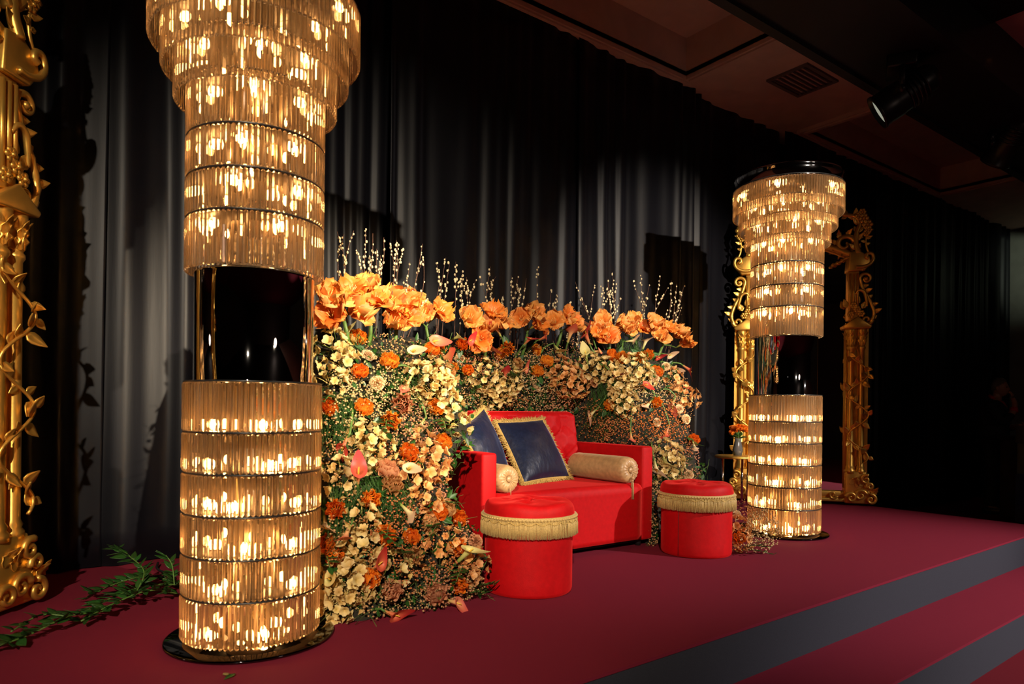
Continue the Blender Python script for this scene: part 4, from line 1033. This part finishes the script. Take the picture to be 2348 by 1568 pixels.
# fern-like grass tufts
def tuft(px, py, rx, ry):
    c0 = place(px, py); b = MB()
    for k in range(int(rx * ry / 9)):
        x = px + rr(-rx, rx); y = py + rr(-ry, ry) * .8 - ry * .2
        p = place(x, y, rr(.01, .05)) - c0; L = rr(.08, .17)
        b.tube([p, p + V((rr(-.03, .03), -.02, -L * .4)), p + V((rr(-.07, .05), -.015, -L))], [.0016, .0014, .0006], 3)
    t = thing('asparagus_fern', 'fine green fern tuft drooping %s' % zone(px, py), 'fern', tuple(c0), group='fern tufts %s' % zone(px, py))
    b.build('fronds', 'fern', t, kind='stuff')
for a in [(775, 955, 34, 50), (800, 1130, 45, 40), (900, 1130, 40, 36), (1400, 905, 30, 46), (765, 1180, 26, 40), (860, 1100, 30, 30), (1440, 795, 26, 30), (800, 790, 26, 30), (1545, 1100, 26, 40), (935, 860, 30, 24), (1370, 920, 22, 40)]: tuft(*a)

# leafy sprigs
sleaf = thick_leaf('leaf', .045, .02, 'leaf', .0006, bend=-.12, cup=.25)
rnd_leaf = thick_leaf('leaf', .038, .036, 'leaf', .0008, bend=-.05, cup=.2)
def sprig(px, py, n, L, lab, lm=None, d=None, sc=1.0, pos=None, grp='leafy sprigs tucked among the flowers'):
    p = pos if pos is not None else place(px, py, .06)
    d = (d or outdir(.6)).normalized(); t = thing('leaf_sprig', lab, 'foliage', tuple(p), group=grp)
    side = d.cross(V((0, 0, 1))); side = side.normalized() if side.length > .1 else V((1, 0, 0))
    sag = V((0, 0, -.3 * L)); pts = [d * L * (i / 6) + sag * (i / 6) ** 2 for i in range(7)]
    MB().tube(pts, [.0022] * 6 + [.001], 5).build('twig', 'stem', t)
    upv = side.cross(d)
    for i in range(n):
        q = (i + .8) / (n + .3); b = d * L * q + sag * q * q; s = 1 if i % 2 else -1
        if i == n - 1: s = 0
        ld = (d * .75 + side * s * .9 + upv * rr(-.15, .3)).normalized()
        x_ = ld.cross(upv).normalized(); z_ = x_.cross(ld)
        Mx = Matrix.Identity(4)
        for k in range(3): Mx[k][0] = x_[k]; Mx[k][1] = ld[k]; Mx[k][2] = z_[k]; Mx[k][3] = b[k]
        obj('leaf', lm or sleaf, t, M=Mx @ Matrix.Scale(sc * rr(.8, 1.15), 4))
    return t
sprig(1212, 928, 9, .11, 'fresh green leaf sprig hanging over the sofa backrest', d=V((.1, -.6, -.8)))
sprig(1078, 905, 9, .10, 'bright green leaf sprig standing above the tilted navy pillow', d=V((.2, -.5, .6)))
for (x, y) in [(888, 955), (1008, 1150), (985, 1215), (868, 1215), (935, 1270), (1060, 1300), (1440, 822), (1570, 1000), (1558, 1055), (760, 905), (745, 1265), (1180, 870), (1490, 845), (1010, 955)]:
    sprig(x, y, 7, .10, 'dark green leaf sprig %s' % zone(x, y), grp='dark sprigs %s' % zone(x, y), sc=1.1)
for (x, y) in [(1095, 1345), (1075, 1360), (1115, 1325), (1120, 1292)]:
    sprig(x, y, 7, .11, 'round leaved eucalyptus sprig at the corner of the near stool', rnd_leaf, V((.3, -.7, rr(-.1, .5))), grp='eucalyptus sprigs at the stool')
sprig(0, 0, 9, .22, 'slender green leaf sprig lying on the carpet before the small clump', d=V((.85, -.4, .12)), pos=at_z(1700, 1262, .025))
sprig(0, 0, 7, .14, 'short green leaf sprig poking out of the small clump', d=V((.35, -.6, .3)), pos=at_z(1705, 1255, .05))

# pussy willow
def willow(tip, base, sc=1.0):
    y = topy(base[0]) + rr(.02, .12); a = at_y(base[0], base[1] + 90, y); b = at_y(tip[0], tip[1], y + rr(-.05, .05))
    v = b - a; bow = V((rr(-.03, .03), 0, 0))
    pts = spline([V(), v * .35 + bow, v * .7 + bow * 1.2, v], 6)
    lab = 'bare pussy willow twig with round catkins %s' % ('above the palest amaryllis by the column' if base[0] < 840 else 'above the wide pale amaryllis' if base[0] < 960 else 'above the tilted navy pillow' if base[0] < 1080 else 'above the flat navy pillow' if base[0] < 1210 else 'beside the two red callas' if base[0] < 1345 else 'above the saturated orange amaryllis' if base[0] < 1450 else 'at the outer end of the hedge')
    t = thing('pussy_willow', lab, 'branch', tuple(a), group=lab)
    w_ = MB().tube(pts, [.0032 - .002 * i / (len(pts) - 1) for i in range(len(pts))], 5)
    cat = MB(); n = len(pts)
    def dots(path, i0):
        for i in range(i0, len(path) - 1):
            for k in range(2):
                if random.random() < .52:
                    q = path[i].lerp(path[i + 1], rr(0, 1)); r = rr(.0050, .0088) * sc
                    o = V((rr(-1, 1), rr(-1, 1), rr(0, .5))).normalized() * r
                    cat.ball(q + o, r, 7, 5, (.85, .85, 1.15))
    dots(pts, n // 3)
    for s in range(random.choice((0, 1, 1, 2))):
        i = int(n * rr(.35, .65)); q = pts[i]; L = v.length * rr(.22, .38)
        d = (v.normalized() + V((rr(-.5, .5), rr(-.2, .2), 0))).normalized()
        sp_ = [q, q + d * L * .5 + V((rr(-.01, .01), 0, 0)), q + d * L]; w_.tube(sp_, [.002, .0016, .001], 4); dots(spline(sp_, 4), 2)
    w_.build('twig', 'twig', t); cat.build('catkins', 'catkin', t, kind='stuff')
for (tx, ty, bx, by) in [(773, 531, 778, 650), (789, 537, 797, 650), (811, 529, 792, 640), (839, 526, 828, 640), (855, 535, 824, 640), (880, 544, 832, 635), (893, 556, 884, 660), (909, 551, 888, 660), (912, 559, 905, 680), (872, 603, 862, 680), (969, 559, 922, 690), (972, 597, 930, 695), (1001, 603, 995, 700), (1022, 591, 1002, 715), (1031, 603, 1012, 700), (1045, 600, 1040, 720), (1060, 623, 1050, 720), (1069, 635, 1062, 720), (1091, 641, 1062, 735), (1125, 611, 1112, 700), (1126, 644, 1122, 740), (1154, 676, 1145, 750), (1173, 632, 1165, 760), (1207, 638, 1182, 740), (1233, 611, 1228, 745), (1192, 658, 1180, 740), (1264, 662, 1274, 725), (1279, 679, 1280, 730), (1307, 693, 1303, 735), (1324, 715, 1318, 760), (1319, 646, 1388, 715), (1363, 651, 1338, 740), (1379, 650, 1356, 740), (1394, 639, 1400, 740), (1405, 624, 1414, 740), (1417, 637, 1415, 760), (1470, 632, 1476, 740), (1489, 653, 1470, 760), (1515, 632, 1500, 745), (1539, 643, 1510, 745), (1552, 651, 1528, 745), (1570, 648, 1514, 750), (1563, 703, 1525, 760), (940, 600, 925, 690), (1010, 640, 1003, 715)]:
    willow((tx, ty), (bx, by), .82 if bx < 960 else 1.0)
# ------------------------------------------------------------------ greenery trailing on the carpet
def branch(pts, n, lab, seed):
    rn = random.Random(seed); pts = [V(p) for p in pts]; a = pts[0]; path = spline([p - a for p in pts], 8)
    t = thing('leafy_branch', lab, 'foliage', tuple(a), group='green branches trailing on the carpet')
    MB().tube(path, .003, 5).build('twig', 'stem', t)
    for i in range(n):
        k = (i + .5) / n * (len(path) - 1); q = path[int(k)].copy(); d = (path[min(int(k) + 1, len(path) - 1)] - path[max(int(k) - 1, 0)]).normalized()
        an = rn.choice((-1, 1)) * rn.uniform(.3, 1.3); ld = Matrix.Rotation(an, 3, 'Z') @ d; ld.z = rn.uniform(-.05, .8); ld.normalize()
        x_ = ld.cross(V((0, 0, 1))).normalized(); z_ = x_.cross(ld); Mx = Matrix.Identity(4)
        for r in range(3): Mx[r][0] = x_[r]; Mx[r][1] = ld[r]; Mx[r][2] = z_[r]; Mx[r][3] = q[r]
        obj('leaf', sleaf, t, M=Mx @ Matrix.Rotation(rn.uniform(-.6, .6), 4, 'Y') @ Matrix.Scale(rn.uniform(1.0, 1.7), 4))
GB = 'leafy green branch trailing on the carpet %s'
branch([(.68, 3.46, .03), (.52, 3.42, .06), (.38, 3.34, .05), (.25, 3.22, .03)], 46, GB % 'beside the crystal column base', 1)
branch([(.66, 3.54, .03), (.52, 3.56, .07), (.38, 3.50, .06), (.28, 3.44, .03)], 42, GB % 'nearest the drape', 2)
branch([(.62, 3.32, .03), (.50, 3.28, .07), (.36, 3.22, .05), (.24, 3.12, .025)], 40, GB % 'closest to the black cable end', 3)
branch([(.34, 3.20, .03), (.20, 3.12, .05), (.08, 3.03, .03), (-.02, 2.97, .02)], 40, GB % 'reaching the foot of the gold mirror', 4)
branch([(.44, 3.30, .04), (.50, 3.42, .12), (.46, 3.58, .17), (.42, 3.70, .20)], 30, GB % 'with a raised thin tip', 5)
branch([(.62, 3.40, .05), (.62, 3.46, .13), (.60, 3.50, .17)], 18, GB % 'with upright tip by the column', 6)
branch([(.24, 3.18, .02), (.12, 3.20, .05), (.02, 3.10, .03)], 22, GB % 'spreading thinly near the mirror foot', 7)
for i, (x, y) in enumerate([(.575, 2.285), (.60, 2.29)]):
    tag(obj('fallen_leaf', sleaf, None, M=Matrix.Translation((x, y, .008)) @ Matrix.Rotation(i * 2., 4, 'Z')), 'single small green leaf fallen on the carpet near the stage front', 'leaf', 'fallen leaves')
cb_ = MB().tube(spline([(.66, 4.07, .02), (.64, 3.95, .012), (.68, 3.75, .008), (.66, 3.6, .008), (.72, 3.3, .008), (.74, 2.95, .008)], 8), .006, 7).build('power_cable', 'cable', None)
tag(cb_, 'thin black power cable running from the drape to the crystal column', 'cable')

# ------------------------------------------------------------------ side table and vase by the mirror
tb = thing('side_table', 'small dark side table with gold edge beside the gilded mirror', 'table', (5.28, 3.72, 0))
MB().lathe([(0, .455), (.19, .455), (.19, .472), (0, .474)], 40).build('table_top', 'blackmetal', tb)
MB().lathe([(.188, .452), (.197, .455), (.199, .464), (.197, .473), (.188, .475)], 40).build('gold_edge', 'gold', tb)
lg = MB().tube([(0, 0, 0), (0, 0, .456)], .011, 8).mesh('leg', 'chrome', True)
for k in range(3): obj('leg', lg, tb, loc=(.13 * math.cos(k * 2.1 + .3), .13 * math.sin(k * 2.1 + .3), 0))
vz = thing('flower_vase', 'small glass vase of orange blossoms and greens on the side table', 'vase', (5.28, 3.72, .474))
MB().lathe([(0, .002), (.035, 0), (.045, .05), (.032, .11), (.026, .14), (.032, .155), (.028, .155), (.022, .14)], 24).build('vase_body', 'vase', vz)
ou, he = RO['deep orange']
for k in range(5):
    a = k * 1.3; d = V((.5 * math.cos(a), .5 * math.sin(a), 1)).normalized(); e = V((0, 0, .13)) + d * rr(.08, .14)
    b = obj('blossom', he, vz, M=frame_from(d + V((-.3, -.3, 0)), a, e, 1.0))
    for q in range(6): obj('petal', ou, b, M=Matrix.Rotation(q * 1.05, 4, 'Z') @ Matrix.Translation((0, .012, -.002)))
    MB().tube([(0, 0, .06), tuple(e)], .003, 5).build('stem', 'stem', vz)
for k in range(12):
    a = k * .9; obj('leaf', rleaf, vz, M=Matrix.Translation((0, 0, .15)) @ Matrix.Rotation(a, 4, 'Z') @ Matrix.Rotation(rr(.2, 1.2), 4, 'X') @ Matrix.Translation((0, .02, 0)) @ Matrix.Scale(1.2, 4))

# ------------------------------------------------------------------ hanging stage lights
def stage_light(loc, aim, label, sc=1.0, lens='lens'):
    t = thing('stage_light', label, 'spotlight', loc, group='black stage lights under the beam')
    d = (V(aim) - V(loc)).normalized(); q = frame_from(d, 0, (0, 0, 0), sc)
    b = MB().lathe([(0, -.26), (.07, -.26), (.10, -.22), (.115, -.10), (.12, .02), (.125, .04), (.125, .16), (.132, .165), (.132, .185), (.118, .185), (.112, .15), (0, .15)], 36)
    bo = b.build('lamp_body', 'blackmetal', t, M=q)
    MB().lathe([(0, .158), (.06, .166), (.112, .156)], 36).build('lens', lens, bo)
    for k in range(5): MB().lathe([(.118, -.16 + k * .03), (.128, -.158 + k * .03), (.128, -.150 + k * .03), (.118, -.148 + k * .03)], 32).build('cooling_fin', 'blackmetal', bo)
    side = d.cross(V((0, 0, 1))).normalized(); top = 3.5 - loc[2]
    for s in (-1, 1):
        p = side * s * .15 * sc
        MB().tube([p, p + V((0, 0, .12)), p * .95 + V((0, 0, top * .62)), p * .4 + V((0, 0, top * .7))], .022, 6, flat=.4).build('yoke_arm', 'blackmetal', t)
        MB().ball(tuple(p), .03, 8, 6).build('tilt_knob', 'blackmetal', t)
    bevel(MB().box(-.13, .13, -.10, .10, top * .66, top * .66 + .10).build('yoke_base', 'blackmetal', t, False, rot=(0, 0, math.atan2(side.y, side.x))), .015, 2)
    MB().tube([(0, 0, top * .66 + .08), (0, 0, top + .01)], .02, 10).build('hanging_stem', 'blackmetal', t)
    bevel(MB().box(-.05, .05, -.03, .03, top - .06, top - .005).build('clamp', 'blackmetal', t, False), .01, 2)
    return t
def edge_on(p, a, b, c):
    v = (p - CAM).normalized(); r = (RT - v * RT.dot(v)).normalized(); u = r.cross(v)
    return p - r * a - u * b - v * c
L1 = at_y(2066, 222, 2.38)
stage_light(tuple(L1), tuple(edge_on(L1, .74, .62, .22)), 'black stage light hanging from the beam with its lens showing')
L2 = at_y(2308, 330, 2.38)
stage_light(tuple(L2), tuple(edge_on(L2, .3, .9, -.25)), 'black stage light hanging farther along the beam towards the end wall', 1.0, 'grayheadlamp')

# ------------------------------------------------------------------ equipment beyond the stage
def on_floor(px, dd): p = at_depth(px, 1180, dd); return (p.x, p.y, -.42)
dk = thing('control_desk', 'dark brown lectern desk beyond the stage', 'desk', on_floor(2310, 8.58), R(-36.5))
MB().box(0, .7, -.14, .14, 0, .98).build('desk_body', 'wood_dark', dk, False)
bevel(MB().box(-.03, .73, -.16, .16, .98, 1.03).build('desk_top', 'wood_dark', dk, False), .01, 2)
mo = thing('equipment_rack', 'grey metal equipment case standing on end beside the desk', 'case', on_floor(2349, 8.15), R(-36.5))
bevel(MB().box(0, .5, -.14, .14, 0, .95).build('case_body', 'graycase', mo, False), .01, 2)
bevel(MB().box(-.015, .52, -.15, .15, .95, 1.16).build('case_lid', 'graycase', mo, False), .01, 2)
MB().box(.045, .44, -.156, -.149, .99, 1.12).build('screen_recess', 'black', mo, False)
bc = thing('flight_case', 'blue trunk with a pale paper tag in front of the grey case', 'case', on_floor(2350, 7.75), R(-36.5))
bevel(MB().box(0, .6, -.16, .16, .05, .61).build('case_body', 'bluecase', bc, False), .012, 2)
MB().box(-.006, .05, -.167, -.155, .06, .60).build('corner_rail', 'graycase', bc, False)
MB().box(-.004, .05, -.172, -.166, .45, .60).build('paper_tag', 'paper', bc, False)
for k in range(2): MB().lathe([(.025, -.02), (.025, .02)], 12).build('caster', 'blackmetal', bc, M=Matrix.Translation((.06 + k * .45, -.10, .025)) @ Matrix.Rotation(PI / 2, 4, 'X'))
MB().box(.02, .58, -.13, .13, .025, .06).build('caster_board', 'blackmetal', bc, False)

# ------------------------------------------------------------------ standing person
def skin_obj(name, verts, edges, radii, mat, parent, sub=2):
    me = bpy.data.meshes.new(name); me.from_pydata(verts, edges, []); me.materials.append(MT[mat])
    o = bpy.data.objects.new(name, me); col.objects.link(o); o.parent = parent
    sk = o.modifiers.new('skin', 'SKIN'); sk.use_smooth_shade = True
    sv = me.skin_vertices[0].data if len(me.skin_vertices) else None
    if sv is None:
        bm = bmesh.new(); bm.from_mesh(me); bm.verts.layers.skin.verify(); bm.to_mesh(me); bm.free(); sv = me.skin_vertices[0].data
    for i, r in enumerate(radii): sv[i].radius = r if isinstance(r, tuple) else (r, r); sv[i].use_root = i == 0
    ss = o.modifiers.new('sub', 'SUBSURF'); ss.levels = sub; ss.render_levels = sub
    return o
pr = thing('person', 'standing person in dark jacket and red shirt resting chin on hand', 'person', (10.46, 3.46, -.42), R(-80))
bv = [(0, 0, .95), (-.01, 0, 1.12), (.0, 0, 1.32), (.02, 0, 1.45), (.03, 0, 1.51), (.04, 0, 1.56), (.045, 0, 1.60), (.05, 0, 1.63),   # 0-7 head
      (.0, -.19, 1.40), (.13, -.24, 1.18), (.235, -.12, 1.34), (.235, -.07, 1.44), (.205, -.045, 1.51),      # 8-12 right arm to chin
      (.0, .19, 1.40), (.08, .25, 1.15), (.22, .10, 1.12), (.31, -.06, 1.15),                                # 13-16 left arm across
      (.0, -.09, .90), (.02, -.11, .50), (-.02, -.11, .09), (.10, -.12, .04),                                # 17-20
      (.0, .09, .90), (.06, .10, .50), (.02, .10, .09), (.15, .11, .04)]
be = [(0, 1), (1, 2), (2, 3), (3, 4), (4, 5), (5, 6), (6, 7), (3, 8), (8, 9), (9, 10), (10, 11), (11, 12), (3, 13), (13, 14), (14, 15), (15, 16), (0, 17), (17, 18), (18, 19), (19, 20), (0, 21), (21, 22), (22, 23), (23, 24)]
brd = [(.10, .09), (.10, .09), (.11, .10), .07, .058, .055, .05, .04, .06, .05, .04, .034, .03, .06, .05, .04, .034, .06, .045, .035, .035, .06, .045, .035, .035]
body = skin_obj('body', bv, be, brd, 'skin', pr)
def fingers(base, dirs, parent, mat):
    for i, (d, L) in enumerate(dirs):
        b = V(base) + V((0, (i - 2) * .014, 0)) if len(dirs) > 1 else V(base); d = V(d).normalized()
        MB().tube([b, b + d * L * .5, b + d * L * .8 + V((-.012, 0, .004)), b + d * L + V((-.028, 0, .0))], [.010, .0095, .009, .006], 8).build('finger', mat, parent)
fingers((.205, -.035, 1.525), [((-.2, .3, .9), .05), ((-.1, .2, 1), .062), ((-.1, .1, 1), .066), ((-.1, 0, 1), .06), ((.3, -.3, .8), .045)], body, 'skin')
fingers((.325, -.075, 1.15), [((.5, -.5, -.2), .06), ((.5, -.6, -.1), .068), ((.5, -.6, .05), .07), ((.5, -.5, .15), .062), ((.1, -.2, .9), .05)], body, 'skin')
jk = skin_obj('jacket', [(-.01, 0, .86), (-.01, 0, 1.10), (-.005, 0, 1.32), (.01, 0, 1.455), (-.005, -.2, 1.405), (.125, -.245, 1.175), (.228, -.135, 1.31), (-.005, .2, 1.405), (.075, .255, 1.145), (.20, .12, 1.12)],
    [(0, 1), (1, 2), (2, 3), (3, 4), (4, 5), (5, 6), (3, 7), (7, 8), (8, 9)], [(.20, .18), (.185, .165), (.195, .175), (.10, .09), .083, .068, .052, .083, .068, .052], 'jacket', pr)
skin_obj('trousers', [(0, 0, .97), (0, -.09, .88), (.02, -.11, .50), (-.02, -.11, .08), (0, .09, .88), (.06, .10, .50), (.02, .10, .08)], [(0, 1), (1, 2), (2, 3), (0, 4), (4, 5), (5, 6)], [(.17, .15), .12, .095, .08, .12, .095, .08], 'trousers', pr)
for (x, y) in ((.03, -.12), (.07, .11)):
    bevel(MB().box(x - .12, x + .16, y - .045, y + .045, 0, .075).build('shoe', 'shoe', pr, False), .03, 3)
def headpt(u, v, k=1.0):
    th = 2 * PI * u; ph = -PI / 2 + PI * v; ch = math.cos(ph); x = .096 * ch * math.cos(th); y = .076 * ch * math.sin(th); z = .120 * math.sin(ph)
    g = lambda q, w_: math.exp(-(q / w_) ** 2); f = max(0, math.cos(th)) * ch
    if z < -.03: y *= 1 - 2.2 * (-.03 - z); x += .42 * (-.03 - z) * f + (.25 * (-.03 - z) if f == 0 else 0)
    if f > 0:
        x += .024 * g(y, .015) * g(z + .022, .022) + .005 * f * g(z - .022, .014) + .006 * g(y, .024) * g(z + .064, .010) + .006 * g(y, .03) * g(z + .095, .018)
        x -= .008 * g(abs(y) - .031, .014) * g(z - .004, .012)
    return (.06 + x * k, y * k, 1.645 + z * k)
hd = MB().grid(40, 30, lambda u, v: headpt(u, v), True).build('head', 'skin', body)
for s in (-1, 1):
    MB().ball((.05, s * .078, 1.635), .026, 10, 8, (.75, .35, 1.2)).build('ear', 'skin', hd)
    MB().ball((.142, s * .031, 1.650), .010, 8, 6).build('eye', 'shoe', hd)
hr = MB().grid(40, 30, lambda u, v: headpt(u, v, 1.10), True)
hr.f = [f for f in hr.f if sum(hr.v[i][2] - (1.575 + (.95 * max(0, hr.v[i][0] - .0)) + (.02 if hr.v[i][0] > .03 else 0)) for i in f) > 0]
hr.build('hair', 'hair', pr)
MB().tube([(.0, -.075, 1.50), (-.045, 0, 1.535), (.0, .075, 1.50), (.09, .05, 1.45), (.13, 0, 1.39), (.09, -.05, 1.45), (.0, -.075, 1.50)], .018, 8, flat=1.6).build('shirt_collar', 'redshirt', pr)
MB().grid(5, 5, lambda u, v: (.14 + .02 * math.sin(PI * u) - .01 * v, (u - .5) * (.02 + .10 * v), 1.12 + .27 * v)).build('shirt_front', 'shirt', pr)
MB().tube([(.233, -.125, 1.325), (.228, -.10, 1.375)], .047, 12).build('shirt_cuff', 'redshirt', pr)
